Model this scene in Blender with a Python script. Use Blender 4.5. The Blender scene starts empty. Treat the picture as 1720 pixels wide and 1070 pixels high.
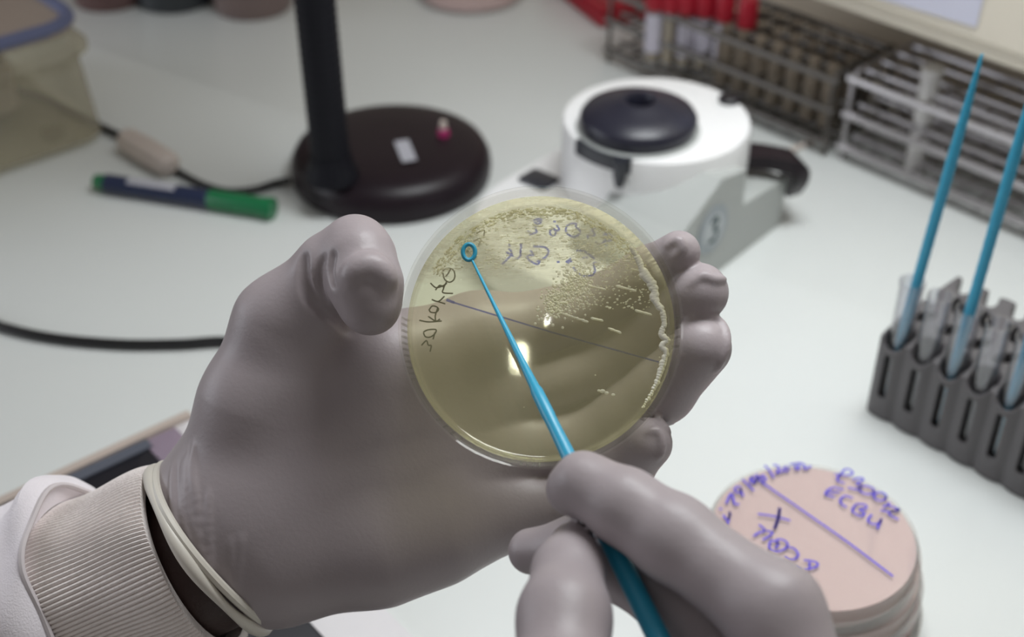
import bpy, math, random
import numpy as np
from mathutils import Vector, Matrix
PI = math.pi
random.seed(7); RNG = np.random.default_rng(7)
SC = bpy.context.scene
COL = SC.collection

# ------------------------------------------------------------------ camera model
PITCH = math.radians(35.8); FPX = 2250.0; CAMZ = 0.45
YAW = math.atan2(0.733, 0.68)                          # the camera looks obliquely across the bench
def W(x, y, z=0.0): c, s = math.cos(YAW), math.sin(YAW); return Vector((x*c - y*s, x*s + y*c, z))
CF = W(0, math.cos(PITCH), -math.sin(PITCH))
CU = W(0, math.sin(PITCH), math.cos(PITCH))
CR = W(1, 0, 0); CC = Vector((0, 0, CAMZ))
def ray(x, y): return CF + CR * ((x - 860) / FPX) - CU * ((y - 535) / FPX)
def cam(x, y, z): return CC + ray(x, y) * z            # point of the place seen there at that distance (m)
def on(x, y, z=0.0):                                   # point of the place at a given height
    d = ray(x, y); return CC + d * ((z - CAMZ) / d.z)
def onplane(x, y, p0, n):
    d = ray(x, y); return CC + d * ((p0 - CC).dot(n) / d.dot(n))
D2 = Vector((1, 0, 0))            # along the side wall
N2 = Vector((0, 1, 0))             # towards the side wall
def dn(d, n, z=0.0): return D2 * d + N2 * n + Vector((0, 0, z))
def to_dn(p): return p.dot(D2), p.dot(N2)
ROTD = math.atan2(D2.y, D2.x)

# ------------------------------------------------------------------ materials
def newmat(name):
    m = bpy.data.materials.new(name); m.use_nodes = True
    nt = m.node_tree; nt.nodes.clear()
    return m, nt, nt.nodes.new('ShaderNodeOutputMaterial')
def mat(name, col, rough=0.5, metal=0.0, spec=0.5, var=0.06, vscale=40, bump=0.0, bscale=300, coat=0.0, sheen=0.0, sss=0.0, stretch=None):
    m, nt, out = newmat(name)
    b = nt.nodes.new('ShaderNodeBsdfPrincipled')
    tc = nt.nodes.new('ShaderNodeTexCoord')
    mp = nt.nodes.new('ShaderNodeMapping'); nt.links.new(tc.outputs['Object'], mp.inputs[0])
    if stretch: mp.inputs['Scale'].default_value = stretch
    n = nt.nodes.new('ShaderNodeTexNoise'); n.inputs['Scale'].default_value = vscale; n.inputs['Detail'].default_value = 4
    nt.links.new(mp.outputs[0], n.inputs['Vector'])
    mx = nt.nodes.new('ShaderNodeMix'); mx.data_type = 'RGBA'
    mx.inputs[6].default_value = tuple(max(0, c * (1 - var)) for c in col) + (1,)
    mx.inputs[7].default_value = tuple(min(1, c * (1 + var)) for c in col) + (1,)
    nt.links.new(n.outputs['Fac'], mx.inputs[0]); nt.links.new(mx.outputs[2], b.inputs['Base Color'])
    b.inputs['Roughness'].default_value = rough; b.inputs['Metallic'].default_value = metal
    b.inputs['Specular IOR Level'].default_value = spec
    b.inputs['Coat Weight'].default_value = coat
    b.inputs['Sheen Weight'].default_value = sheen
    if sss:
        b.inputs['Subsurface Weight'].default_value = sss
        b.inputs['Subsurface Scale'].default_value = 0.004
        b.inputs['Subsurface Radius'].default_value = (1.0, 0.8, 0.7)
    if bump:
        n2 = nt.nodes.new('ShaderNodeTexNoise'); n2.inputs['Scale'].default_value = bscale; n2.inputs['Detail'].default_value = 5
        nt.links.new(mp.outputs[0], n2.inputs['Vector'])
        bp = nt.nodes.new('ShaderNodeBump'); bp.inputs['Strength'].default_value = bump; bp.inputs['Distance'].default_value = 0.001
        nt.links.new(n2.outputs['Fac'], bp.inputs['Height']); nt.links.new(bp.outputs[0], b.inputs['Normal'])
    nt.links.new(b.outputs[0], out.inputs[0])
    return m
def schlick(nt, refl=1.0, f0=0.035):
    lw = nt.nodes.new('ShaderNodeLayerWeight'); lw.inputs['Blend'].default_value = 0.5
    pw = nt.nodes.new('ShaderNodeMath'); pw.operation = 'POWER'; pw.inputs[1].default_value = 5.0
    ma = nt.nodes.new('ShaderNodeMath'); ma.operation = 'MULTIPLY_ADD'; ma.inputs[1].default_value = (1 - f0)*refl*0.6; ma.inputs[2].default_value = f0*refl
    nt.links.new(lw.outputs['Facing'], pw.inputs[0]); nt.links.new(pw.outputs[0], ma.inputs[0]); return ma
def clear(name, tint=(0.96, 0.96, 0.96), haze=0.03, hazecol=(0.9, 0.9, 0.9), edge=0.5, rough=0.03, refl=1.0):
    """thin clear plastic or glass: see-through, shiny and denser towards its edges"""
    m, nt, out = newmat(name)
    lw = nt.nodes.new('ShaderNodeLayerWeight'); lw.inputs['Blend'].default_value = 0.35
    tr = nt.nodes.new('ShaderNodeBsdfTransparent')
    mc = nt.nodes.new('ShaderNodeMix'); mc.data_type = 'RGBA'
    mc.inputs[6].default_value = tuple(tint) + (1,); mc.inputs[7].default_value = tuple(c * edge for c in tint) + (1,)
    pw = nt.nodes.new('ShaderNodeMath'); pw.operation = 'POWER'; pw.inputs[1].default_value = 2.5
    nt.links.new(lw.outputs['Facing'], pw.inputs[0]); nt.links.new(pw.outputs[0], mc.inputs[0])
    nt.links.new(mc.outputs[2], tr.inputs[0])
    df = nt.nodes.new('ShaderNodeBsdfDiffuse'); df.inputs[0].default_value = tuple(hazecol) + (1,)
    m1 = nt.nodes.new('ShaderNodeMixShader'); m1.inputs[0].default_value = haze
    nt.links.new(tr.outputs[0], m1.inputs[1]); nt.links.new(df.outputs[0], m1.inputs[2])
    gl = nt.nodes.new('ShaderNodeBsdfGlossy'); gl.inputs['Roughness'].default_value = rough
    fm = schlick(nt, refl)
    m2 = nt.nodes.new('ShaderNodeMixShader'); nt.links.new(fm.outputs[0], m2.inputs[0])
    nt.links.new(m1.outputs[0], m2.inputs[1]); nt.links.new(gl.outputs[0], m2.inputs[2])
    nt.links.new(m2.outputs[0], out.inputs[0])
    return m

M = {}
M['bench'] = mat('bench_laminate', (0.71, 0.735, 0.72), 0.28, var=0.02, vscale=6, spec=0.4)
M['bench_edge'] = mat('bench_edge', (0.62, 0.55, 0.48), 0.5)
M['leg_metal'] = mat('bench_leg_metal', (0.5, 0.5, 0.52), 0.4, metal=0.8)
M['wall'] = mat('wall_paint', (0.66, 0.58, 0.48), 0.7, var=0.04, vscale=3, bump=0.2, bscale=60)
M['floor'] = mat('floor_vinyl', (0.42, 0.40, 0.38), 0.5, var=0.12, vscale=20)
M['glove'] = mat('latex_glove', (0.37, 0.322, 0.335), 0.42, var=0.05, vscale=35, bump=0.10, bscale=700, sss=0.1, spec=0.35)
M['bead'] = mat('latex_rolled_edge', (0.66, 0.62, 0.55), 0.42, var=0.05, sss=0.1)
M['skin'] = mat('dark_skin', (0.040, 0.018, 0.015), 0.55, var=0.15, vscale=90, bump=0.3, bscale=400)
M['knit'] = mat('knit_cuff', (0.90, 0.83, 0.80), 0.85, var=0.08, vscale=300, bump=0.5, bscale=900, sheen=0.2)
M['coat'] = mat('coat_cotton', (0.85, 0.80, 0.84), 0.8, var=0.04, vscale=200, bump=0.3, bscale=1500, sheen=0.2)
M['seam'] = mat('coat_seam', (0.60, 0.55, 0.56), 0.85)
M['blue'] = mat('blue_plastic', (0.035, 0.36, 0.56), 0.35, var=0.04, bump=0.05, sss=0.1)
M['black'] = mat('black_plastic', (0.010, 0.008, 0.012), 0.4, var=0.2)
M['lampbase'] = mat('lamp_black_enamel', (0.012, 0.006, 0.010), 0.38, var=0.2, spec=0.35)
M['gooseneck'] = mat('gooseneck_rubber', (0.008, 0.008, 0.012), 0.55, spec=0.2)
M['darkgrey'] = mat('dark_grey_plastic', (0.03, 0.032, 0.042), 0.35, var=0.1, coat=0.2)
M['dome'] = mat('black_domed_cap', (0.018, 0.018, 0.032), 0.36, var=0.1)
M['whitepl'] = mat('white_enamel', (0.94, 0.94, 0.94), 0.35, var=0.02, coat=0.2)
M['whitegrey'] = mat('shaded_grey_white', (0.45, 0.47, 0.455), 0.45, var=0.03)  # darkened white; the shade on the burner's unlit cheek is put into the colour
M['badge'] = mat('badge_grey', (0.36, 0.40, 0.43), 0.4)
M['badge_pale'] = mat('badge_pale', (0.52, 0.56, 0.58), 0.4)
M['badge_dark'] = mat('badge_ink', (0.06, 0.10, 0.11), 0.5)
M['green'] = mat('green_plastic', (0.0, 0.17, 0.055), 0.35, coat=0.3)
M['navy'] = mat('navy_barrel', (0.012, 0.022, 0.07), 0.35, coat=0.3)
M['label'] = mat('label_print', (0.45, 0.45, 0.50), 0.6)
M['grey_rack'] = mat('grey_rack_plastic', (0.115, 0.108, 0.112), 0.5, var=0.08, bump=0.1)
M['shaded_steel'] = mat('shaded_steel_wire', (0.13, 0.12, 0.11), 0.45, metal=0.8)  # darker copy of the rack steel, the shade under the cabinet put into its colour
M['steel'] = mat('steel_wire', (0.50, 0.48, 0.49), 0.38, metal=0.9)
M['red'] = mat('red_plastic', (0.34, 0.006, 0.02), 0.4)
M['serum'] = mat('yellow_serum', (0.34, 0.22, 0.05), 0.3)
M['paperlabel'] = mat('tube_label', (0.55, 0.52, 0.60), 0.6)
M['brownvial'] = mat('brown_liquid', (0.20, 0.16, 0.12), 0.4, var=0.3)
M['paper'] = mat('paper_sheet', (0.72, 0.72, 0.85), 0.7, var=0.02)
M['cabinet'] = mat('cream_enamel', (0.84, 0.77, 0.65), 0.5, var=0.03, vscale=8)
M['white_tube'] = mat('white_tube_plastic', (0.75, 0.73, 0.72), 0.4)
M['agar_pink'] = mat('pink_agar', (0.64, 0.46, 0.45), 0.25, var=0.03, coat=0.3)
M['agar_red'] = mat('red_agar', (0.30, 0.05, 0.06), 0.25, var=0.05)
M['ink_blue'] = mat('violet_blue_ink', (0.075, 0.045, 0.55), 0.5, var=0.2, vscale=300)
M['ink_blue2'] = mat('blue_ink', (0.12, 0.13, 0.85), 0.5, var=0.2, vscale=300)
M['ink_black'] = mat('black_ink', (0.03, 0.03, 0.03), 0.5)
def translucent(name, col, t=0.6, rough=0.3, clr=0.3):
    m, nt, out = newmat(name)
    N = nt.nodes.new; L = nt.links.new
    ns = N('ShaderNodeTexNoise'); ns.inputs['Scale'].default_value = 120
    tc = N('ShaderNodeTexCoord'); L(tc.outputs['Object'], ns.inputs['Vector'])
    mx = N('ShaderNodeMix'); mx.data_type = 'RGBA'; mx.inputs[6].default_value = tuple(c*.93 for c in col) + (1,); mx.inputs[7].default_value = tuple(min(1, c*1.05) for c in col) + (1,)
    L(ns.outputs['Fac'], mx.inputs[0])
    a = N('ShaderNodeBsdfPrincipled'); a.inputs['Roughness'].default_value = rough; b = N('ShaderNodeBsdfTranslucent')
    L(mx.outputs[2], a.inputs['Base Color']); L(mx.outputs[2], b.inputs[0])
    ms = N('ShaderNodeMixShader'); ms.inputs[0].default_value = t; L(a.outputs[0], ms.inputs[1]); L(b.outputs[0], ms.inputs[2])
    tp = N('ShaderNodeBsdfTransparent'); tp.inputs[0].default_value = (1.0, 0.99, 0.94, 1); mt_ = N('ShaderNodeMixShader'); mt_.inputs[0].default_value = clr
    L(ms.outputs[0], mt_.inputs[1]); L(tp.outputs[0], mt_.inputs[2]); L(mt_.outputs[0], out.inputs[0]); return m
M['ink_blue2'] = clear('blue_ink', tint=(0.22, 0.26, 0.80), haze=0.15, hazecol=(0.10, 0.12, 0.80), edge=0.9, rough=0.4)
M['colony'] = translucent('cream_colony', (0.98, 0.95, 0.80))
M['edge_white'] = translucent('white_ribbon', (0.97, 0.94, 0.86), 0.35, 0.3, 0.1)
M['box_body'] = clear('frosted_box', tint=(0.90, 0.88, 0.80), haze=0.30, hazecol=(0.62, 0.58, 0.46), edge=0.6, rough=0.25)
M['box_lid'] = clear('frosted_lid', tint=(0.7, 0.66, 0.62), haze=0.6, hazecol=(0.60, 0.50, 0.44), edge=0.6, rough=0.3)
M['lid_blue'] = mat('blue_lid_rim', (0.13, 0.15, 0.27), 0.5)
M['white_inner'] = mat('white_box_contents', (0.62, 0.56, 0.50), 0.6)
M['dish'] = clear('clear_dish_plastic', tint=(0.985, 0.98, 0.965), haze=0.015, edge=0.72)
M['dish2'] = clear('clear_dish_plastic_pale', tint=(0.97, 0.96, 0.95), haze=0.10, edge=0.85)
M['glass'] = clear('clear_tube_plastic', tint=(0.95, 0.95, 0.97), haze=0.04, edge=0.3, refl=3.0)
M['jar'] = mat('brown_jar', (0.22, 0.16, 0.15), 0.4)
M['jar_dark'] = mat('dark_jar', (0.035, 0.04, 0.045), 0.4)
M['jar_red'] = mat('reddish_jar', (0.16, 0.09, 0.085), 0.4)
M['switchcase'] = mat('cream_switch', (0.62, 0.54, 0.49), 0.5)
M['cable'] = mat('black_cable', (0.012, 0.012, 0.013), 0.35)
M['magenta'] = mat('magenta_plastic', (0.35, 0.02, 0.12), 0.4)
M['panel_black'] = mat('panel_black', (0.012, 0.012, 0.018), 0.4)
M['panel_rim'] = mat('panel_rim', (0.74, 0.72, 0.74), 0.4, var=0.02)
M['panel_rim2'] = mat('panel_tan_edge', (0.52, 0.44, 0.39), 0.5)
M['panel_lilac'] = mat('panel_lilac', (0.28, 0.22, 0.28), 0.5)
M['bluegrey'] = mat('panel_bluegrey', (0.10, 0.11, 0.14), 0.5)

# agar with streaked growth in its upper part
def agar_material():
    m, nt, out = newmat('yellow_agar_with_growth')
    L = nt.links.new; N = nt.nodes.new
    tc = N('ShaderNodeTexCoord'); sp = N('ShaderNodeSeparateXYZ'); L(tc.outputs['Object'], sp.inputs[0])
    def math_(op, a, b=None, c=None, clamp=False):
        n = N('ShaderNodeMath'); n.operation = op; n.use_clamp = clamp
        for i, v in enumerate((a, b, c)):
            if v is None: continue
            if isinstance(v, (int, float)): n.inputs[i].default_value = v
            else: L(v, n.inputs[i])
        return n.outputs[0]
    X, Y = sp.outputs['X'], sp.outputs['Y']
    # boundary of the heavy growth, tilted with the plate
    band = math_('MULTIPLY_ADD', Y, 1.0, -0.0145)
    mp = N('ShaderNodeMapping'); mp.inputs['Scale'].default_value = (110, 900, 1); mp.inputs['Rotation'].default_value = (0, 0, 0.05)
    L(tc.outputs['Object'], mp.inputs[0])
    n1 = N('ShaderNodeTexNoise'); n1.inputs['Scale'].default_value = 1.0; n1.inputs['Detail'].default_value = 6; n1.inputs['Roughness'].default_value = 0.7
    L(mp.outputs[0], n1.inputs['Vector'])
    n2 = N('ShaderNodeTexNoise'); n2.inputs['Scale'].default_value = 75; n2.inputs['Detail'].default_value = 3
    L(tc.outputs['Object'], n2.inputs['Vector'])
    b1 = math_('MULTIPLY', band, 170, clamp=True)
    mix = math_('ADD', math_('MULTIPLY', n1.outputs['Fac'], 1.0), math_('MULTIPLY', n2.outputs['Fac'], 0.75))
    g = math_('MULTIPLY', math_('SUBTRACT', mix, 0.72), 4.0, clamp=True)
    grow = math_('MULTIPLY', math_('MULTIPLY', g, b1), 0.36)
    tr = N('ShaderNodeBsdfTransparent'); tr.inputs[0].default_value = (0.985, 0.985, 0.865, 1)
    df = N('ShaderNodeBsdfDiffuse'); df.inputs[0].default_value = (0.90, 0.84, 0.54, 1)
    tl = N('ShaderNodeBsdfTranslucent'); tl.inputs[0].default_value = (0.97, 0.92, 0.66, 1)
    m0 = N('ShaderNodeMixShader'); m0.inputs[0].default_value = 0.5; L(df.outputs[0], m0.inputs[1]); L(tl.outputs[0], m0.inputs[2])
    m1 = N('ShaderNodeMixShader'); m1.inputs[0].default_value = 0.11
    L(tr.outputs[0], m1.inputs[1]); L(m0.outputs[0], m1.inputs[2])
    cr0 = N('ShaderNodeBsdfDiffuse'); cr0.inputs[0].default_value = (0.90, 0.84, 0.60, 1)
    cr1 = N('ShaderNodeBsdfTranslucent'); cr1.inputs[0].default_value = (0.99, 0.95, 0.80, 1)
    cr = N('ShaderNodeMixShader'); cr.inputs[0].default_value = 0.7; L(cr0.outputs[0], cr.inputs[1]); L(cr1.outputs[0], cr.inputs[2])
    m2 = N('ShaderNodeMixShader'); L(grow, m2.inputs[0]); L(m1.outputs[0], m2.inputs[1]); L(cr.outputs[0], m2.inputs[2])
    gl = N('ShaderNodeBsdfGlossy'); gl.inputs['Roughness'].default_value = 0.03
    bp = N('ShaderNodeBump'); bp.inputs['Strength'].default_value = 0.25; bp.inputs['Distance'].default_value = 0.0005
    L(grow, bp.inputs['Height']); L(bp.outputs[0], gl.inputs['Normal'])
    fr = schlick(nt, 1.0, 0.025)
    m3 = N('ShaderNodeMixShader'); L(fr.outputs[0], m3.inputs[0]); L(m2.outputs[0], m3.inputs[1]); L(gl.outputs[0], m3.inputs[2])
    L(m3.outputs[0], out.inputs[0])
    return m
M['agar'] = agar_material()

# ------------------------------------------------------------------ mesh building
class MB:
    def __init__(s): s.v = []; s.f = []
    def add(s, vs, fs):
        o = len(s.v); s.v += [tuple(v) for v in vs]; s.f += [tuple(i + o for i in f) for f in fs]; return s
    def box(s, lo, hi, bev=0.0):
        x0, y0, z0 = lo; x1, y1, z1 = hi
        if bev <= 0:
            vs = [(x0,y0,z0),(x1,y0,z0),(x1,y1,z0),(x0,y1,z0),(x0,y0,z1),(x1,y0,z1),(x1,y1,z1),(x0,y1,z1)]
            return s.add(vs, [(3,2,1,0),(4,5,6,7),(0,1,5,4),(1,2,6,5),(2,3,7,6),(3,0,4,7)])
        r = rrect(x0, y0, x1, y1, bev, 4)
        return s.prism(r, z0, z1, bev * 0.5)
    def prism(s, pts, z0, z1, bev=0.0, bottom=True):
        """upright prism over a counter-clockwise outline, its rim rounded"""
        n = len(pts); c = np.mean(np.array(pts), axis=0); rings = []
        def ring(inset, z):
            out = []
            for i, p in enumerate(pts):
                a = np.array(pts[i - 1]); b = np.array(pts[(i + 1) % n]); p = np.array(p)
                t = b - a; t = t / (np.linalg.norm(t) + 1e-12); nn = np.array((t[1], -t[0]))
                q = p - nn * inset; out.append((q[0], q[1], z))
            return out
        if bottom: rings.append(ring(bev, z0)) if bev else None
        rings.append(ring(0, z0 + bev * (1 if bottom else 0)))
        rings.append(ring(0, z1 - bev))
        if bev:
            rings.append(ring(bev * 0.3, z1 - bev * 0.3)); rings.append(ring(bev, z1))
        return s.loft(rings, True)
    def loft(s, rings, cap=True, closed=False):
        n = len(rings[0]); vs = [v for r in rings for v in r]; fs = []
        m = len(rings)
        for i in range(m if closed else m - 1):
            a = i * n; b = ((i + 1) % m) * n
            for j in range(n):
                k = (j + 1) % n
                fs.append((a + j, a + k, b + k, b + j))
        if cap and not closed:
            fs.append(tuple(range(n - 1, -1, -1))); fs.append(tuple(range((m - 1) * n, m * n)))
        return s.add(vs, fs)
    def tube(s, pts, rad, seg=12, cap=True, closed=False):
        pts = [Vector(p) for p in pts]; n = len(pts)
        if not hasattr(rad, '__len__'): rad = [rad] * n
        rings = []; up = None
        for i, p in enumerate(pts):
            if closed: t = pts[(i + 1) % n] - pts[i - 1]
            else: t = (pts[min(i + 1, n - 1)] - pts[max(i - 1, 0)])
            t.normalize()
            if up is None:
                up = Vector((0, 0, 1)) if abs(t.z) < 0.9 else Vector((1, 0, 0))
            a = (up - t * up.dot(t)).normalized(); b = t.cross(a); up = a
            rings.append([tuple(p + (a * math.cos(2*PI*k/seg) + b * math.sin(2*PI*k/seg)) * rad[i]) for k in range(seg)])
        return s.loft(rings, cap, closed)
    def lathe(s, prof, seg=48, c=(0, 0, 0), closed=False):
        """prof: (r, z) list spun about z; r=0 ends close it"""
        rings = []
        for r, z in prof:
            r = max(r, 1e-6)
            rings.append([(c[0] + r * math.cos(2*PI*k/seg), c[1] + r * math.sin(2*PI*k/seg), c[2] + z) for k in range(seg)])
        return s.loft(rings, False, closed)
    def strip(s, pts, w, fn, lift=0.0):
        """ribbon of width w along 2-D points; fn maps (u, v) to 3-D"""
        P = [np.array(p, float) for p in pts]; n = len(P); vs = []; fs = []
        for i in range(n):
            t = P[min(i + 1, n - 1)] - P[max(i - 1, 0)]; t /= (np.linalg.norm(t) + 1e-12); nn = np.array((-t[1], t[0])) * w * 0.5
            e = t * w * 0.5 * (-1 if i == 0 else (1 if i == n - 1 else 0))
            vs.append(fn(*(P[i] + nn + e * 0.6))); vs.append(fn(*(P[i] - nn + e * 0.6)))
        for i in range(n - 1): fs.append((2*i, 2*i + 1, 2*i + 3, 2*i + 2))
        return s.add(vs, fs)
    def mesh(s, name, m, smooth=True):
        me = bpy.data.meshes.new(name); me.from_pydata(s.v, [], s.f); me.update()
        me.materials.append(m)
        if smooth:
            me.polygons.foreach_set('use_smooth', [True] * len(me.polygons))
            try: me.set_sharp_from_angle(angle=math.radians(38))
            except Exception: pass
        return me
    def obj(s, name, m, parent=None, smooth=True, local=None):
        """local: matrix whose inverse takes the vertices from world into the parent's frame"""
        if local is not None:
            inv = local.inverted(); s.v = [tuple(inv @ Vector(v)) for v in s.v]
        o = bpy.data.objects.new(name, s.mesh(name, m, smooth)); COL.objects.link(o)
        if parent: o.parent = parent
        return o
def rrect(x0, y0, x1, y1, r, k=5):
    pts = []
    for cx, cy, a0 in ((x1 - r, y0 + r, -90), (x1 - r, y1 - r, 0), (x0 + r, y1 - r, 90), (x0 + r, y0 + r, 180)):
        for i in range(k + 1):
            a = math.radians(a0 + 90 * i / k); pts.append((cx + r * math.cos(a), cy + r * math.sin(a)))
    return pts
def catmull(P, n=6, closed=False):
    P = [np.array(p, float) for p in P]; out = []; m = len(P)
    for i in range(m if closed else m - 1):
        if closed: p0, p1, p2, p3 = P[i-1], P[i], P[(i+1) % m], P[(i+2) % m]
        else: p0, p1, p2, p3 = P[max(i-1, 0)], P[i], P[i+1], P[min(i+2, m-1)]
        for k in range(n):
            t = k / n
            out.append(0.5*((2*p1) + (-p0+p2)*t + (2*p0-5*p1+4*p2-p3)*t*t + (-p0+3*p1-3*p2+p3)*t**3))
    if not closed: out.append(P[-1])
    return out
def thing(name, label, cat, mx=None, group=None):
    o = bpy.data.objects.new(name, None); COL.objects.link(o)
    o.empty_display_size = 0.01
    if isinstance(mx, Matrix): o.matrix_world = mx
    elif mx is not None: o.location = mx
    o['label'] = label; o['category'] = cat
    if group: o['group'] = group
    return o
def tag(o, label, cat, group=None):
    o['label'] = label; o['category'] = cat
    if group: o['group'] = group
    return o
def struct(o): o['kind'] = 'structure'; return o
def T(v, rz=0.0): return Matrix.Translation(v) @ Matrix.Rotation(rz, 4, 'Z')
def copy_tree(o, parent=None):
    c = o.copy(); COL.objects.link(c)
    if parent: c.parent = parent
    for ch in list(o.children): copy_tree(ch, c)
    return c

# ------------------------------------------------------------------ distance-field modelling for gloves
BIG = 1.0
class Field:
    def __init__(s, lo, hi, h):
        s.lo = np.array(lo, float); s.h = h
        s.n = np.ceil((np.array(hi) - s.lo) / h).astype(int) + 1
        s.ax = [s.lo[i] + h * np.arange(s.n[i]) for i in range(3)]
        s.D = np.full(tuple(s.n), BIG, np.float32)
    def sub(s, lo, hi):
        i0 = np.maximum(np.floor((np.array(lo) - s.lo) / s.h).astype(int), 0)
        i1 = np.minimum(np.ceil((np.array(hi) - s.lo) / s.h).astype(int) + 1, s.n)
        i1 = np.maximum(i1, i0)
        sl = tuple(slice(a, b) for a, b in zip(i0, i1))
        X = s.ax[0][sl[0]][:, None, None]; Y = s.ax[1][sl[1]][None, :, None]; Z = s.ax[2][sl[2]][None, None, :]
        return sl, X, Y, Z
    def cone(s, a, b, ra, rb, k=0.0, cut=False, flat=None):
        m = k + 0.004; R = max(ra, rb)
        lo = np.minimum(a, b) - R - m; hi = np.maximum(a, b) + R + m
        sl, X, Y, Z = s.sub(lo, hi)
        ba = b - a; L2 = float(ba @ ba) + 1e-12
        px, py, pz = X - a[0], Y - a[1], Z - a[2]
        t = np.clip((px * ba[0] + py * ba[1] + pz * ba[2]) / L2, 0, 1)
        qx, qy, qz = px - t * ba[0], py - t * ba[1], pz - t * ba[2]
        d = (np.sqrt(qx*qx + qy*qy + qz*qz) - (ra + (rb - ra) * t)).astype(np.float32)
        cur = s.D[sl]
        if cut:
            d = -d; v = np.maximum(cur, d)
            if k > 0: hh = np.maximum(k - np.abs(cur - d), 0) / k; v = v + hh * hh * k * 0.25
        else:
            v = np.minimum(cur, d)
            if k > 0: hh = np.maximum(k - np.abs(cur - d), 0) / k; v = v - hh * hh * k * 0.25
        s.D[sl] = v
    def smin(s, o, k):
        a, b = s.D, o.D; hh = np.maximum(k - np.abs(a - b), 0) / k
        s.D = np.minimum(a, b) - hh * hh * k * 0.25
    def plane(s, p, n, k=0.0):     # keep the side the normal points away from
        d = ((s.ax[0][:, None, None] - p[0]) * n[0] + (s.ax[1][None, :, None] - p[1]) * n[1] + (s.ax[2][None, None, :] - p[2]) * n[2]).astype(np.float32)
        s.D = np.maximum(s.D, d)
    def surface(s, smooth=2):
        D = s.D; ins = D < 0
        c = ins.astype(np.int8)
        S = sum(c[i:D.shape[0]-1+i, j:D.shape[1]-1+j, k:D.shape[2]-1+k] for i in (0,1) for j in (0,1) for k in (0,1))
        act = (S > 0) & (S < 8)
        idx = -np.ones(act.shape, np.int64); A = np.argwhere(act); idx[act] = np.arange(len(A))
        P = np.zeros((len(A), 3)); W = np.zeros(len(A))
        corners = [(i, j, k) for i in (0,1) for j in (0,1) for k in (0,1)]
        val = {q: D[A[:,0]+q[0], A[:,1]+q[1], A[:,2]+q[2]].astype(float) for q in corners}
        for q in corners:
            for ax in range(3):
                if q[ax]: continue
                r = list(q); r[ax] = 1; r = tuple(r)
                a, b = val[q], val[r]; m = (a < 0) != (b < 0)
                t = np.where(m, a / np.where(m, a - b, 1), 0)
                base = np.array(q, float)[None, :].repeat(len(A), 0); base[:, ax] += t
                P += base * m[:, None]; W += m
        P = (P / W[:, None] + A) * s.h + s.lo
        faces = []
        for ax in range(3):
            u, v = [(1, 2), (2, 0), (0, 1)][ax]
            sl0 = [slice(None)] * 3; sl1 = [slice(None)] * 3
            sl0[ax] = slice(0, -1); sl1[ax] = slice(1, None)
            a = ins[tuple(sl0)]; b = ins[tuple(sl1)]
            ch = a != b
            E = np.argwhere(ch)
            E = E[(E[:, u] > 0) & (E[:, v] > 0) & (E[:, u] < D.shape[u]-1) & (E[:, v] < D.shape[v]-1)]
            q = []
            for du, dv in ((0,0), (-1,0), (-1,-1), (0,-1)):
                c_ = E.copy(); c_[:, u] += du; c_[:, v] += dv; q.append(idx[c_[:,0], c_[:,1], c_[:,2]])
            Q = np.stack(q, 1); fl = a[E[:,0], E[:,1], E[:,2]]
            Q[~fl] = Q[~fl][:, ::-1]; faces.append(Q)
        Fq = np.concatenate(faces)
        Fq = Fq[(Fq >= 0).all(1)]
        for _ in range(smooth):
            acc = np.zeros_like(P); cnt = np.zeros(len(P))
            for i in range(4):
                j = (i + 1) % 4
                np.add.at(acc, Fq[:, i], P[Fq[:, j]]); np.add.at(cnt, Fq[:, i], 1)
                np.add.at(acc, Fq[:, j], P[Fq[:, i]]); np.add.at(cnt, Fq[:, j], 1)
            P = P * 0.5 + 0.5 * acc / np.maximum(cnt, 1)[:, None]
        return P, Fq
    def obj(s, name, m, parent=None, smooth=2):
        P, Fq = s.surface(smooth)
        if parent is not None:
            inv = np.array(parent.matrix_world.inverted()); P = P @ inv[:3, :3].T + inv[:3, 3]
        me = bpy.data.meshes.new(name)
        me.vertices.add(len(P)); me.vertices.foreach_set('co', P.astype(np.float32).ravel())
        me.loops.add(Fq.size); me.loops.foreach_set('vertex_index', Fq.astype(np.int32).ravel())
        me.polygons.add(len(Fq)); me.polygons.foreach_set('loop_start', np.arange(0, Fq.size, 4, dtype=np.int32))
        me.polygons.foreach_set('use_smooth', np.ones(len(Fq), bool))
        me.update(calc_edges=True); me.validate(); me.materials.append(m)
        o = bpy.data.objects.new(name, me); COL.objects.link(o)
        if parent is not None: o.parent = parent
        return o
def J(x, y, zc, rc): return (np.array(cam(x, y, zc / 100.0)), rc / 100.0)
def chain(F, js, k):
    for (a, ra), (b, rb) in zip(js[:-1], js[1:]): F.cone(a, b, ra, rb, k)
def bounds(allj, pad):
    P = np.array([p for js in allj for p, r in js]); R = max(r for js in allj for p, r in js)
    return P.min(0) - R - pad, P.max(0) + R + pad
# ================================================================== THE SETTING
b = MB(); b.box((-2.8, -1.4, -0.78), (1.6, 0.86, -0.75)); struct(b.obj('floor', M['floor'], smooth=False))
wl = MB()
p = [dn(-2.9, 0.86), dn(1.6, 0.86), dn(1.6, 0.96), dn(-2.9, 0.96)]
wl.prism([(q.x, q.y) for q in p], -0.75, 1.9)
struct(wl.obj('wall_right', M['wall'], smooth=False))
wl = MB()
p = [dn(-2.9, -1.4), dn(-2.9, 0.86), dn(-2.8, 0.86), dn(-2.8, -1.4)]
wl.prism([(q.x, q.y) for q in p][::-1], -0.75, 1.9)
struct(wl.obj('wall_back', M['wall'], smooth=False))

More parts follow.
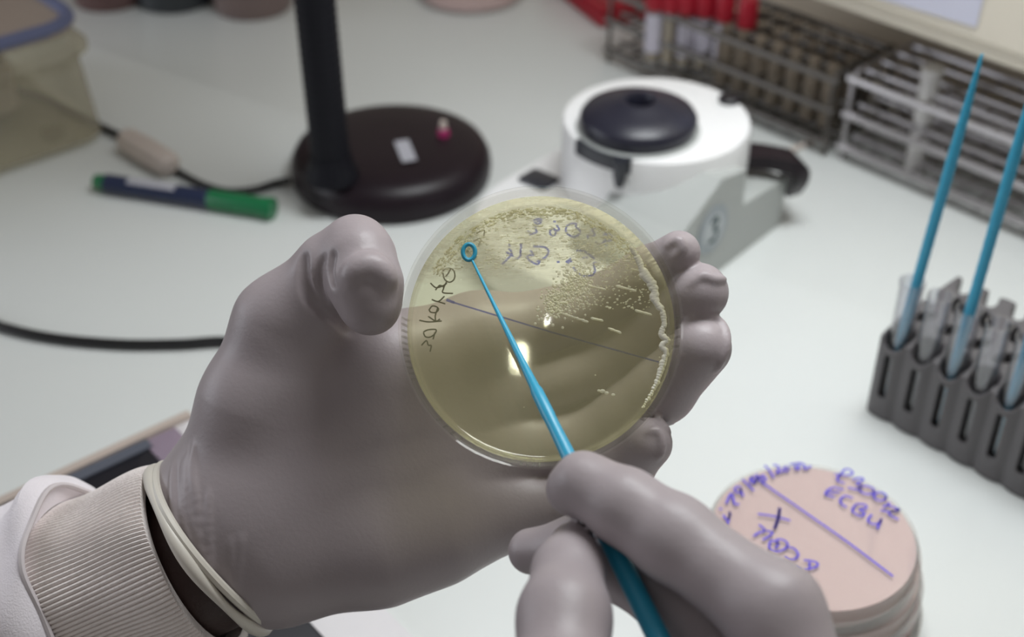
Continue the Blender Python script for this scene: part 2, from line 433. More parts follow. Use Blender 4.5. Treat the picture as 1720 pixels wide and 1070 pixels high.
# bench
bt = thing('lab_bench', 'pale grey-green laminate laboratory bench with a smooth glossy top that everything stands on', 'bench', T(dn(-1.0, 0.42, -0.75), ROTD))
def bl(d0, n0, z0, d1, n1, z1, bev=0.0): # box in bench axes, relative to bench origin; local y points along N2
    m = MB(); m.box((d0 + 1.0, n0 - 0.42, z0 + 0.75), (d1 + 1.0, n1 - 0.42, z1 + 0.75), bev); return m
bl(-2.75, 0.0, -0.035, 0.75, 0.84, 0.0, 0.004).obj('worktop', M['bench'], bt)
for d in (-2.65, 0.6):
    for n in (0.06, 0.76):
        bl(d, n, -0.75, d + 0.05, n + 0.05, -0.035, 0.004).obj('leg', M['leg_metal'], bt)

# ================================================================== HELD PETRI DISH
cd = cam(908, 547, 0.425)
nd = (ray(908, 547).normalized() - CU * 0.105).normalized()      # away from the viewer
ud = (CR - nd * CR.dot(nd)).normalized(); vd = nd.cross(ud) * -1
if vd.dot(CU) < 0: vd = -vd
WD = -nd                                                          # local +z points to the viewer
MD = Matrix(((ud.x, vd.x, WD.x, cd.x), (ud.y, vd.y, WD.y, cd.y), (ud.z, vd.z, WD.z, cd.z), (0, 0, 0, 1)))
MDi = MD.inverted()
def dpt(x, y, w):                                                 # pixel -> dish frame at depth w below the rim
    q = MDi @ onplane(x, y, cd + nd * w, nd); return q.x, q.y
AG = 0.0095                                                       # agar surface below rim
pd = thing('petri_dish', 'open clear dish of yellow agar with cream colonies, held up in the gloved left hand', 'petri dish', MD)
m = MB()
m.lathe([(0, -0.0155), (0.0425, -0.0155), (0.0431, -0.0150), (0.0446, -0.0012), (0.0453, -0.0006), (0.0453, 0.0), (0.0443, 0.0), (0.0436, -0.0012), (0.0421, -0.0138), (0.0414, -0.0143), (0, -0.0143)], 160)
for a0, a1, st in ((176, 202, 2.6), (222, 236, 4), (262, 272, 2.5), (318, 326, 3), (352, 368, 4)):
    a = a0
    while a < a1:
        c, s_ = math.cos(math.radians(a)), math.sin(math.radians(a))
        m.tube([(0.0444*c, 0.0444*s_, -0.004), (0.0434*c, 0.0434*s_, -0.012)], 0.0004, 6); a += st
m.obj('dish_base', M['dish'], pd)
m = MB()
m.lathe([(0, -0.0141), (0.0411, -0.0141), (0.0417, -0.0136), (0.0430, -0.0062), (0.0424, -0.0078), (0.0415, -AG + 0.0003), (0.0405, -AG - 0.0002), (0, -AG - 0.0002)], 128)
m.obj('agar', M['agar'], pd)
# colonies
dome = []
def colony(m, x, y, rx, ry, h, ang=0.0, seg=7):
    ca, sa = math.cos(ang), math.sin(ang); z0 = -AG - 0.0003
    vs = []
    for rr, zz in ((1.0, 0.0), (0.8, 0.6), (0.4, 0.95)):
        for k in range(seg):
            t = 2*PI*k/seg; a_ = rx*rr*math.cos(t); b_ = ry*rr*math.sin(t)
            vs.append((x + a_*ca - b_*sa, y + a_*sa + b_*ca, z0 + h*zz))
    vs.append((x, y, z0 + h)); fs = []
    for r_ in range(2):
        for k in range(seg):
            k2 = (k+1) % seg; fs.append((r_*seg+k, r_*seg+k2, (r_+1)*seg+k2, (r_+1)*seg+k))
    for k in range(seg): fs.append((2*seg+k, 2*seg+(k+1) % seg, 3*seg))
    m.add(vs, fs)
m = MB(); U_ = random.uniform; G_ = random.gauss
def inside(x, y): return x*x + y*y < 0.0402**2
def put(px, py, r0, r1, el=1.0, ang=0.0):
    x, y = dpt(px, py, AG)
    if inside(x, y): r = U_(r0, r1); colony(m, x, y, r*el, r, r*0.5, ang + U_(-0.2, 0.2))
for _ in range(520):                               # dense clump under the growth
    t = U_(0, 1); cx = 922 + 45*t; cy = 525 - 55*t
    put(cx + G_(0, 13), cy + G_(0, 13), 0.00022, 0.0006)
for _ in range(260): put(975 + G_(0, 14), 478 + G_(0, 20), 0.0002, 0.00045)
for _ in range(420): put(U_(960, 1105), U_(400, 520), 0.00015, 0.00034, U_(1, 2), 0.12)
for (x0, y0, x1, y1) in ((946, 527, 985, 540), (996, 535, 1010, 538), (990, 480, 1015, 486), (1038, 481, 1066, 488), (1024, 552, 1040, 558), (1062, 452, 1088, 458), (1070, 522, 1092, 528)):
    for i in range(9): t = i/8; put(x0 + (x1-x0)*t, y0 + (y1-y0)*t, 0.00035, 0.00055, 1.7, -0.3)
for _ in range(650): put(U_(700, 1090), U_(352, 452), 0.00014, 0.00038, U_(1, 4), 0.03)   # streaks over the heavy growth
for _ in range(420):                                                                        # along the upper rim
    a = math.radians(U_(38, 152)); r = U_(0.0372, 0.0402); colony(m, r*math.cos(a), r*math.sin(a), U_(.0003, .0009), .0003, .0003, a + PI/2)
for _ in range(120): put(760 + G_(0, 26), 400 + G_(0, 22), 0.0003, 0.0007)
for (px, py, r) in ((1012, 657, .0010), (1019, 660, .0008), (1030, 663, .0007), (1006, 656, .0006), (1108, 600, .0003), (880, 684, .0002), (1000, 630, .0003)):
    x, y = dpt(px, py, AG); colony(m, x, y, r, r*.7, r*.5)
o = m.obj('colonies', M['colony'], pd); o['kind'] = 'stuff'; o['label'] = 'cream bacterial colonies'
# ragged white ribbon along the right-hand edge of the agar
m = MB(); path = [(1062, 418), (1074, 440), (1083, 462), (1097, 480), (1100, 503), (1112, 522), (1116, 545), (1111, 562), (1121, 572), (1112, 580), (1119, 592), (1113, 612), (1104, 640), (1092, 665), (1080, 684)]
pp = [dpt(*q, AG) for q in path]; sp_ = catmull(pp, 6)
wids = [0.0011, .0014, .0018, .0016, .0018, .0011, .0010, .0013, .0010, .0013, .0012, .0013, .001, .0007, .0004]
for i, q in enumerate(sp_):
    w = np.interp(i/6, range(len(wids)), wids) * U_(0.75, 1.15); colony(m, q[0] + G_(0, .0001), q[1] + G_(0, .0001), w, w*0.8, 0.0006, U_(0, 3), 9)
m.obj('edge_ribbon', M['edge_white'], pd)
# pen marks on the underside
def strokes(S, off, sc, w, plane_fn, smooth=True):
    m = MB()
    for st in S:
        pts = [(off[0] + x*sc, off[1] + y*sc) for x, y in st]
        uv = [plane_fn(*q)[0] for q in pts]
        if smooth and len(uv) > 2: uv = catmull(uv, 5)
        if len(uv) == 1: uv = [uv[0], (uv[0][0] + w*0.8, uv[0][1])]
        m.strip(uv, w, plane_fn.lift)
    return m
def circ(cx, cy, rx, ry, a=0, n=9, t0=0, t1=1.05):
    ca, sa = math.cos(math.radians(a)), math.sin(math.radians(a)); out = []
    for i in range(n + 1):
        t = 2*PI*(t0 + (t1-t0)*i/n); x, y = rx*math.cos(t), ry*math.sin(t); out.append((cx + x*ca - y*sa, cy + x*sa + y*ca))
    return out
class DP:
    def __init__(s, w): s.w = w
    def __call__(s, x, y): return dpt(x, y, s.w), 0
    def lift(s, u, v): return (u, v, -s.w)
und = DP(0.0157)
S3 = [[(275,525),(300,505),(335,510),(348,540),(340,570),(315,582),(290,565),(280,530)], [(322,508),(312,530),(296,550)],
      [(212,588),(240,612),(275,605),(302,588)], [(240,625),(262,600),(285,612),(280,640),(335,645)], [(285,612),(300,582)],
      [(220,680),(255,690),(288,662)], [(250,690),(292,703)],
      [(205,735),(220,716),(245,720),(256,735),(240,752),(212,750),(203,735)], [(250,730),(238,770),(240,803)], [(150,796),(200,805),(272,800)], [(200,775),(240,800),(262,790)],
      [(172,862),(195,850),(240,848),(236,870),(210,890),(183,888),(172,868)], [(236,865),(226,900)], [(162,935),(188,910),(198,935),(215,938),(209,970)],
      [(470,308),(512,288),(508,332)], [(455,352),(490,338),(482,380)], [(478,380),(500,350)]]
o = strokes(S3, (660, 300), 0.2991, 0.00048, und).obj('handwriting', M['ink_black'], pd); o['label'] = 'black handwriting seen in reverse'
S4 = [[(130,178),(170,168),(172,190),(150,203),(136,190)], [(150,185),(165,182)], [(150,203),(140,225),(146,250),(108,262)], [(95,245),(112,252)],
      circ(245,250,18,20), [(262,240),(283,235),(268,208)], [(250,186)],
      [(332,208),(322,235),(335,262),(370,278),(402,262),(406,240),(385,222)], [(340,206),(362,198),(386,200),(380,215)],
      [(455,285),(452,268),(468,270)], [(470,262),(490,272),(495,255),(478,238),(500,230)],
      [(562,248),(550,275),(566,300),(604,293),(590,268),(562,262)], [(500,312),(535,322),(552,305),(565,328)],
      [(390,357),(440,368),(492,408)], [(425,405),(450,402)], [(368,462),(400,498),(440,512),(482,505),(497,480),(490,435),(520,437)],
      [(88,402),(105,388),(132,385),(112,362)], [(88,402),(115,425),(150,442),(166,428)], [(150,425),(200,400),(218,365),(195,340),(130,335)],
      [(272,428)], [(325,425),(340,435)], [(348,408),(355,425),(335,418)],
      [(52,320),(55,345)], [(50,360),(52,385),(35,408),(20,410)], [(-5,375),(5,395)]]
S4b = [[(655,368),(655,380)], [(652,395),(668,420),(640,455),(612,482)], [(640,415),(655,425)], [(720,368),(720,380)], [(716,395),(718,432)]]
m = strokes(S4, (860, 320), 0.2804, 0.00068, und); m2 = strokes(S4b, (660, 300), 0.2991, 0.00068, und); m.add(m2.v, m2.f)
m3 = MB(); m3.strip([dpt(751, 504, 0.0157), dpt(762, 508, 0.0157)], 0.0009, und.lift); m3.strip([dpt(758, 507, 0.0157), dpt(930, 559, 0.0157), dpt(1106, 608, 0.0157)], 0.00055, und.lift)
m.add(m3.v, m3.f)
o = m.obj('pen_marks', M['ink_blue2'], pd); o['label'] = 'blue pen line and writing seen in reverse'

# ================================================================== HELD LOOP
ring_c = MD @ Vector((*dpt(788, 424, AG), -AG + 0.0008))
la = MD @ Vector((*dpt(793, 437, AG), -AG + 0.0008))
ZA = (la - CC).dot(CF)
def lpt(t):      # along the handle: 0 at the ring, 1 where it leaves the frame
    iz = 1/ZA + (1/0.345 - 1/ZA) * t
    x = 793 + (1105-793)*t; y = 437 + (1070-437)*t
    x += 10*math.sin(PI*t) * -1
    return cam(x, y, 1/iz)
L0, L1 = lpt(0), lpt(1.0)
Ld = (L1 - L0); Ll = Ld.length; Ld.normalize()
lp = thing('inoculation_loop', 'blue inoculation loop held in the gloved right hand, its ring touching the yellow agar', 'inoculation loop', T(ring_c))
ML = T(ring_c)
m = MB(); rp = []
q0 = MDi @ ring_c
for k in range(28):
    t = 2*PI*k/28; rp.append(MD @ Vector((q0.x + 0.0020*math.cos(t), q0.y + 0.0026*math.sin(t), q0.z)))
m.tube(rp, 0.00072, 8, closed=True)
m.obj('loop_ring', M['blue'], lp, local=ML)
LEN = Ll + 0.035
stn = [(0.0, .0004), (.02, .0006), (.045, .0011), (.057, .0015), (.0585, .0019), (.068, .0020), (.0695, .0019), (.073, .0019), (.095, .0024), (.0965, .0027), (.1, .0028), (LEN - .03, .0031), (LEN - .004, .0031), (LEN, .0015)]
m = MB(); m.tube([L0 + Ld*s_ for s_, r in stn], [r for s_, r in stn], 16)
m.obj('handle', M['blue'], lp, local=ML)

# ================================================================== PERSON
wrist_l = cam(331, 936, 0.47)
MP = T(Vector((wrist_l.x, wrist_l.y, wrist_l.z)))
pe = thing('person', 'person in white lab coat and gloves holding the yellow agar dish and a blue loop', 'person', MP)
H1 = 0.00075
thumb = [J(475,545,45.6,1.55), J(560,452,44.6,1.22), J(597,418,44.2,1.06), J(604,436,43.9,1.14), J(615,480,43.4,1.16), J(622,512,43.4,1.00)]
index = [J(800,570,47.5,1.32), J(1000,517,47.6,1.08), J(1092,462,46.4,.98), J(1140,424,45.2,.74)]
middle = [J(810,672,48.0,1.32), J(1010,612,48.0,1.14), J(1120,540,46.8,1.08), J(1174,491,45.2,1.0)]
ringf = [J(820,765,48.0,1.32), J(1000,735,47.8,1.15), J(1112,655,46.3,1.12), J(1178,584,45.0,1.02)]
little = [J(820,865,47.5,1.28), J(960,845,47.3,1.02), J(1050,782,46.2,.96), J(1086,745,45.3,.88)]
palm = [[J(300,955,47.2,3.05), J(420,865,47.2,3.05), J(520,790,47.3,2.6)],
        [J(400,820,46.7,2.2), J(435,680,46.0,1.85), J(475,545,45.6,1.52)],
        [J(450,830,46.6,2.2), J(640,660,46.9,1.95), J(800,570,47.5,1.34)],
        [J(500,640,46.3,1.6), J(660,612,46.8,1.45), J(800,570,47.5,1.34)],
        [J(440,870,46.9,2.4), J(640,740,47.3,2.1), J(810,672,48,1.4)],
        [J(450,900,46.9,2.3), J(650,830,47.2,2.1), J(820,765,48,1.45)],
        [J(480,945,46.8,2.1), J(640,912,46.7,1.95), J(740,888,47.0,1.65), J(820,865,47.5,1.32)]]
lo, hi = bounds([thumb, index, middle, ringf, little] + palm, 0.008)
F = Field(lo, hi, H1)
for c in palm: chain(F, c, 0.012)
G = None
for c in (thumb, index, middle, ringf, little):
    g = Field(lo, hi, H1); chain(g, c, 0.0035)
    if G is None: G = g
    else: G.smin(g, 0.0012)
F.smin(G, 0.009); del G
def ridge(pts, r, k=0.0015, depth=0.0):
    """thin fold laid on the surface: walks each point along its sight line to the skin"""
    out = []
    for x, y in catmull(pts, 5):
        for z in np.arange(0.405, 0.50, 0.0006):
            q = np.array(cam(x, y, z)); i = ((q - F.lo) / F.h).astype(int)
            if (i < 0).any() or (i >= F.n).any(): continue
            if F.D[tuple(i)] < 0: out.append(np.array(cam(x, y, z + depth))); break
    return out
def fold(pts, r, k=0.0012, depth=0.0, cut=False):
    P = ridge(pts, r, k, depth); n = len(P)
    for _ in range(4): P = [P[0]] + [(P[i-1] + P[i]*2 + P[i+1])/4 for i in range(1, n - 1)] + [P[-1]] if n > 2 else P
    for i in range(n - 1):
        f0 = math.sin(PI * (i + 0.3) / (n)) ** 0.5; f1 = math.sin(PI * min(i + 1.3, n - .3) / n) ** 0.5
        if np.linalg.norm(P[i+1] - P[i]) < 0.012: F.cone(P[i], P[i+1], r*f0, r*f1, k, cut=cut)
# creases by the thumb joint, tension folds by the wrist, puckered finger ends
fold([(512,430),(510,468),(524,505),(556,532),(590,556)], 0.0008, 0.003, -0.0002, cut=True)
fold([(545,430),(534,468),(545,505)], 0.0004, 0.002, -0.0001, cut=True)
fold([(562,425),(556,455),(562,480)], 0.0004, 0.002, -0.0001, cut=True)
fold([(588,468),(606,448),(632,448),(652,470)], 0.0016, 0.005, 0.0013)
for pts in ([(294,776),(292,815),(297,866),(304,900)], [(311,769),(310,830),(315,890),(346,952)], [(318,757),(316,820),(330,890),(352,950)], [(327,745),(326,800),(334,850),(349,970)],
            [(353,824),(352,890),(356,963)]):
    fold(pts, 0.0014, 0.0014, 0.0006)
for pts in ([(389,907),(390,960),(393,1011),(401,1039)], [(408,900),(402,950),(400,1000)]): fold(pts, 0.0006, 0.0016, 0.0005)
fold([(1146,600),(1142,565),(1155,538),(1185,528),(1215,545),(1222,575),(1212,608),(1200,625)], 0.0012, 0.0012, 0.0002)
fold([(1160,480),(1180,462),(1195,470),(1218,468)], 0.0009, 0.0020, 0.0005)
fold([(1118,415),(1140,402),(1145,420),(1125,440)], 0.0013, 0.0014, 0.0002)
fold([(1085,728),(1104,722),(1112,745),(1106,770)], 0.0010, 0.0016, 0.0004)
fold([(1120,700),(1135,718),(1150,712)], 0.0007, 0.0014, 0.0003)
fold([(1100,690),(1122,722),(1140,730)], 0.0007, 0.0014, 0.0003)
# opening of the glove, slanted across the wrist
Mc = np.array(cam(362, 917, 0.470)); Ea = np.array(cam(455, 1050, 0.470)) - Mc; Eb = np.array(cam(322, 938, 0.4365)) - Mc
nn = np.cross(Ea, Eb); nn /= np.linalg.norm(nn)
if nn @ (np.array(cam(100, 1030, .48)) - Mc) < 0: nn = -nn
F.plane(Mc, nn)
gl = F.obj('glove', M['glove'], pe, 2); gl['label'] = 'pale latex glove on the left hand'
del F
def mref(): return MP
m = MB(); rb = []
for k in range(72):
    t = 2*PI*k/72; rb.append(Vector(Mc + Ea*math.cos(t)*1.0 + Eb*math.sin(t)*1.0 + nn*0.0015))
m.tube(rb, [0.0021 + 0.0006*math.sin(5*2*PI*k/72) for k in range(72)], 10, closed=True)
rb = []
for k in range(72):
    t = 2*PI*k/72; rb.append(Vector(Mc + Ea*math.cos(t)*1.0 + Eb*math.sin(t)*1.0 - nn*(0.0014 + 0.0012*math.sin(2*t))))
m.tube(rb, 0.0016, 8, closed=True)
me = m.obj('rolled_cuff', M['bead'], gl, local=MP)
# forearm skin
arm = [cam(500, 830, .474), cam(420, 880, .473), cam(331, 936, .473), cam(215, 985, .484), cam(100, 1035, .495)]
m = MB(); m.tube(catmull(arm, 4), [0.0285]*17, 40)
sk = m.obj('forearm', M['skin'], pe, local=MP); sk['label'] = 'bare dark wrist showing between glove and cuff'
# left sleeve
def section(c, a, bvec, n, rib=0.0, nr=0, fa=None):
    out = []
    for k in range(n):
        t = 2*PI*k/n
        s_ = 1.0 + (rib * (abs(math.sin(nr*t/2)) ** 0.6) if nr else 0)
        q = c + a*(math.cos(t)*s_) + bvec*(math.sin(t)*s_)
        if fa: q = q + fa(t)
        out.append(tuple(q))
    return out
def sleeve(axis_pts, a_vec, b_vec, scales, parent, mx, name_knit, name_coat, ridx=None, flip=1):
    pass
def vpx(dx, dy, z): return CR*(dx/FPX*z) - CU*(dy/FPX*z)
a_top = vpx(-67, -150, .473); b_fr = cam(268, 953, .440) - cam(331, 936, .473)
axL = [cam(331, 936, .473), cam(215, 985, .484), cam(100, 1035, .495), cam(-20, 1085, .503)]
ax = catmull(axL, 10)
m = MB(); rings = []
NS = 140*6
for i, c in enumerate(ax):
    c = Vector(c); s_ = 1.0 + 0.10*(i/len(ax)) + 0.02*math.sin(i*0.5)
    hem = 0.012 if i > 0 else -0.012
    def wav(t, i=i): return CF*(0.0004*math.sin(9*t + i*0.3)) + CU*(0.0005*math.sin(5*t + i*0.22))
    rings.append(section(c, a_top*s_, b_fr*s_, NS, 0.035, 140, wav))
inner = section(Vector(ax[0]), a_top*0.93, b_fr*0.93, NS); inner2 = section(Vector(ax[3]), a_top*0.92, b_fr*0.92, NS)
m.loft([inner2, inner] + rings, False)
slv = None
coat_ax = [cam(152, 1008, .490), cam(85, 1038, .495), cam(0, 1075, .493), cam(-110, 1125, .482), cam(-260, 1200, .466), cam(-480, 1330, .44), cam(-700, 1480, .40)]
ca = [Vector(q) for q in catmull(coat_ax, 8)]
m2 = MB(); rings = []; NC = 96
axdir = (Vector(axL[0]) - Vector(axL[2])).normalized()
for i, c in enumerate(ca):
    s_ = 1.18 + 0.40*min(1, i/22) + (0.035*math.sin(i*0.55))
    fwd = max(0, 1 - i/10.0)
    def fa(t, i=i, fwd=fwd):
        # cos t = 1 at the upper side, sin t = 1 nearest the viewer
        up_ = max(0.0, math.cos(t + 0.35)) ** 1.5
        o_ = axdir * (0.014 * up_ * fwd)
        o_ += (a_top.normalized()*math.cos(t) + b_fr.normalized()*math.sin(t)) * (0.0016*math.sin(3*t + i*0.45) + 0.0012*math.sin(7*t - i*0.6) + 0.006*up_*fwd*math.sin(min(1, i/4)*PI))
        return o_
    rings.append(section(c, a_top*s_, b_fr*s_, NC, 0, 0, fa))
st = section(ca[0], a_top*1.06, b_fr*1.06, NC, 0, 0, lambda t: axdir*(0.014*max(0.0, math.cos(t+.35))**1.5 - 0.004))
m2.loft([st] + rings, False)
slv = m2.obj('coat_sleeve', M['coat'], pe, local=MP)
m.obj('knit_cuff', M['knit'], slv, local=MP)
m3 = MB(); m3.tube(rings[0], 0.0011, 6, closed=True); m3.obj('seam', M['seam'], slv, local=MP)

# ---- right hand, holding the loop like a pen
H2 = 0.0009
rindex = [J(1420,1330,31.5,1.25), J(1300,1028,33.2,1.16), J(1130,903,34.9,1.04), J(1048,850,35.6,.93), J(980,812,36.2,.74), J(958,824,36.4,.62)]
rthumb = [J(1010,1420,30.5,1.5), J(940,1190,32.0,1.28), J(948,1035,34.0,1.10), J(955,960,35.4,.86), J(962,915,36.2,.62)]
rmiddle = [J(1340,1350,33.5,1.35), J(1190,1040,35.8,1.30), J(1048,940,37.4,1.05), J(975,922,38.4,.88), J(892,926,39.2,.68)]
rring = [J(1280,1480,34.5,1.2), J(1130,1230,37.5,1.05), J(1010,1130,39.0,.9), J(960,1190,38.6,.8)]
rlittle = [J(1220,1560,35.0,1.1), J(1090,1370,38.0,.95), J(1010,1290,39.2,.82), J(985,1350,38.6,.75)]
rpalm = [[J(1330,1800,31,2.3), J(1380,1560,31.2,1.9), J(1420,1330,31.5,1.3)],
         [J(1330,1800,31,2.3), J(1340,1400,33.5,1.35)], [J(1330,1800,31.5,2.3), J(1280,1480,34.5,1.3)],
         [J(1300,1800,32,2.2), J(1220,1560,35,1.25)], [J(1250,1780,30.8,2.1), J(1120,1560,30.5,1.9), J(1010,1420,30.5,1.5)],
         [J(1370,2050,29.5,2.6), J(1310,1790,31,2.6)]]
lo, hi = bounds([rindex, rthumb, rmiddle, rring, rlittle] + rpalm, 0.006)
F = Field(lo, hi, H2)
for c in rpalm: chain(F, c, 0.012)
G = None
for c in (rindex, rthumb, rmiddle, rring, rlittle):
    g = Field(lo, hi, H2); chain(g, c, 0.006)
    if G is None: G = g
    else: G.smin(g, 0.0010)
F.smin(G, 0.006); del G
wr0 = np.array(cam(1370, 2050, .295)); wr1 = np.array(cam(1310, 1790, .31)); wn = wr0 - wr1; wn /= np.linalg.norm(wn)
F.plane(wr0, wn)
gr = F.obj('glove', M['glove'], pe, 2); gr['label'] = 'pale latex glove on the right hand'
del F
m = MB(); rb = []
e1 = np.cross(wn, np.array(CR)); e1 /= np.linalg.norm(e1); e2 = np.cross(wn, e1)
for k in range(48):
    t = 2*PI*k/48; rb.append(Vector(wr0 + (e1*math.cos(t) + e2*math.sin(t))*0.026))
m.tube(rb, 0.0018, 8, closed=True); m.obj('rolled_cuff', M['bead'], gr, local=MP)
wv = Vector(wr0); wd = Vector(wn)
m = MB(); m.tube([wv - wd*0.05, wv, wv + wd*0.05], [0.0225, 0.024, 0.026], 28); m.obj('forearm', M['skin'], pe, local=MP)
m = MB(); rings = []
for i in range(14):
    c = wv + wd*(0.012 + 0.018*i/2); s_ = 0.031 + 0.0012*i + 0.001*math.sin(i*1.3)
    rings.append([tuple(c + Vector(e1)*math.cos(2*PI*k/96)*(s_*(1 + .01*math.sin(5*2*PI*k/96 + i))) + Vector(e2)*math.sin(2*PI*k/96)*s_) for k in range(96)])
m.loft(rings, False); m.obj('coat_sleeve', M['coat'], pe, local=MP)
# ================================================================== BENCH TOP THINGS
# ---- panel under the left hand
e1p = W(0.766, 0.643); e2p = W(0.643, -0.766)
pc = W(-0.167, 0.533)                       # its far corner
PM = Matrix.Translation(pc) @ Matrix(((-e1p.x, e2p.x, 0, 0), (-e1p.y, e2p.y, 0, 0), (0, 0, 1, 0), (0, 0, 0, 1)))
pn = thing('flat_panel', 'flat black panel with a white rim lying on the bench under the gloved left hand', 'panel', PM)
# local x: towards lower left along the far edge, y: towards the viewer along the right-hand edge
def flip(pts): return pts[::-1]
def lbox(m, x0, y0, x1, y1, z0, z1, bev=0.0): return m.box((x0, y0, z0), (x1, y1, z1), bev)
lbox(MB(), 0, 0, 0.20, 0.26, 0, 0.006, 0.002).obj('rim', M['panel_rim'], pn)
lbox(MB(), 0.001, 0.001, 0.199, 0.006, 0.006, 0.0085, 0).obj('tan_edge', M['panel_rim2'], pn)
lbox(MB(), 0.030, 0.009, 0.192, 0.252, 0.006, 0.0080, 0.002).obj('black_face', M['panel_black'], pn)
lbox(MB(), 0.012, 0.008, 0.030, 0.040, 0.006, 0.0082, 0.001).obj('corner_patch', M['panel_lilac'], pn)
lbox(MB(), 0.028, 0.008, 0.190, 0.015, 0.0080, 0.0088, 0).obj('edge_strip', M['bluegrey'], pn)

# ---- stack of three inverted dishes
sc_ = on(1366, 897, 0.043); stack = Vector((sc_.x, sc_.y, 0))
class SP:
    def __init__(s, z, c): s.z = z; s.c = c
    def __call__(s, x, y): q = on(x, y, s.z); return (q.x - s.c.x, q.y - s.c.y), 0
    def lift(s, u, v): return (u, v, s.lz)
def small_dish(loc, rz, label, agar, ln=True):
    t = thing('stacked_petri_dish', label, 'petri dish', T(loc, rz), 'stacked petri dishes beside the right hand')
    m = MB(); m.lathe([(0, 0), (0.0452, 0), (0.0457, .0006), (0.0457, 0.0085), (0.0447, 0.0085), (0.0447, 0.0012), (0, 0.0012)], 96); m.obj('lid', M['dish2'], t)
    m = MB(); m.lathe([(0, 0.0146), (0.0432, 0.0146), (0.0438, 0.0140), (0.0438, 0.0016), (0.0428, 0.0016), (0.0428, 0.0133), (0, 0.0133)], 96); m.obj('dish_base', M['dish2'], t)
    m = MB(); m.lathe([(0, 0.0030), (0.0424, 0.0030), (0.0426, 0.0131), (0, 0.0131)], 96); m.obj('agar', agar, t)
    return t
small_dish(stack + W(0.005, -0.003), 0.3, 'bottom petri dish of the stack beside the right hand, with dark red agar', M['agar_red'])
small_dish(stack + W(0.0035, -0.0005, 0.0147), 1.1, 'middle petri dish in the stack of three beside the right hand', M['agar_pink'])
top = small_dish(stack + Vector((0, 0, 0.0294)), 0, 'top petri dish of the stack, pink agar with violet handwriting and a ruled line', M['agar_pink'])
spl = SP(0.0294 + 0.0147, stack); spl.lz = 0.0148
SS = [[(388,228),(600,375),(850,550),(1100,738)],
      [(370,400),(450,412),(540,435)], [(485,370),(478,420),(458,478)],
      [(345,520),(372,502),(405,490),(375,460)], [(405,490),(445,500),(430,520),(395,540)],
      [(480,560),(440,545),(428,580),(445,600),(480,604),(520,585),(528,562),(505,542),(470,540),(478,565),(462,585)],
      [(528,580),(565,590),(586,620),(575,640),(545,651),(515,635)],
      [(620,652),(660,656),(692,670),(680,690),(620,706)], [(648,665),(648,690)], [(575,690),(600,705)],
      [(787,185),(850,190),(882,182),(872,162),(845,156),(820,180),(798,215),(835,232)],
      [(885,213),(925,203),(940,215),(905,235),(930,250),(905,266),(860,257)],
      circ(960,270,40,22,10), circ(1032,305,34,22,5),
      [(1085,340),(1050,362)], [(1038,380),(1090,388),(1137,376),(1070,352)], [(1137,376),(1080,398),(1130,430)],
      [(830,268),(775,256),(733,290),(780,308)], [(745,282),(808,282)],
      [(880,312),(840,302),(815,325),(822,345),(847,362)],
      [(905,345),(880,382),(925,412),(947,395),(920,376),(955,370),(950,350),(905,345)],
      [(985,405),(965,435),(990,455),(1020,452),(1042,425),(1030,450),(1018,480)],
      [(160,372),(168,374)], [(180,408),(195,432),(212,415),(214,388),(208,430),(198,455)],
      [(195,342),(222,288),(240,345),(262,345)], circ(258,268,18,16), [(274,262),(285,302)],
      [(283,213),(312,240),(342,272)], circ(342,214,18,17), [(330,200),(352,230)], [(358,185),(372,205),(388,226),(408,212)], [(360,205),(400,188)], [(385,200),(412,205)],
      [(405,138),(430,165),(452,202)], [(452,132),(478,142),(480,160),(465,178),(505,166)], circ(520,155,13,12), [(542,130),(562,128),(572,142),(574,158)], [(566,128),(590,124),(588,158)],
      [(596,122),(618,132),(622,156),(655,140)]]
m = strokes(SS, (1160, 740), 0.30835, 0.0010, spl)
m2 = strokes(SS[2:3], (1160, 740), 0.30835, 0.0014, spl); m.add(m2.v, m2.f)
m.obj('handwriting', M['ink_blue'], top)

# ---- green marker
a = on(160, 305, .0065); b_ = on(460, 352, .0065)
L = (b_ - a).length; mk = thing('marker_pen', 'green capped marker pen with a dark navy barrel lying on the bench before the lamp', 'marker', T(Vector((a.x, a.y, 0)), math.atan2(b_.y - a.y, b_.x - a.x)))
RX = Matrix.Rotation(PI/2, 4, 'Y')
def xl(prof, seg=32, z=0.0065):
    m = MB(); m.lathe(prof, seg); m.v = [(v[2], v[1], v[0] + z) for v in m.v]; m.f = [f[::-1] for f in m.f]; return m
k = L
xl([(0, 0), (.0045, 0), (.0052, .001), (.0056, .008), (.0056, .009)]).obj('end_plug', M['green'], mk)
xl([(.0054, .008), (.0064, .0085), (.0064, k*0.655), (.005, k*0.655)]).obj('barrel', M['navy'], mk)
xl([(0, k*0.65), (.0063, k*0.65), (.0068, k*0.66), (.0068, k*0.93), (.0074, k*0.96), (.0074, k - .001), (.0066, k), (0, k)], z=.0068).obj('cap', M['green'], mk)
m = MB()
for i in range(9):                                    # label wraps the upper side of the barrel
    pass
ang = [math.radians(q) for q in range(50, 141, 9)]
rings = [[(x, .00655*math.cos(t) * -1, .0065 + .00655*math.sin(t)) for t in ang] for x in (k*0.20, k*0.47)]
vs = rings[0] + rings[1]; n_ = len(ang); m.add(vs, [(i, i+1, n_+i+1, n_+i) for i in range(n_-1)])
m.obj('label_band', M['label'], mk)

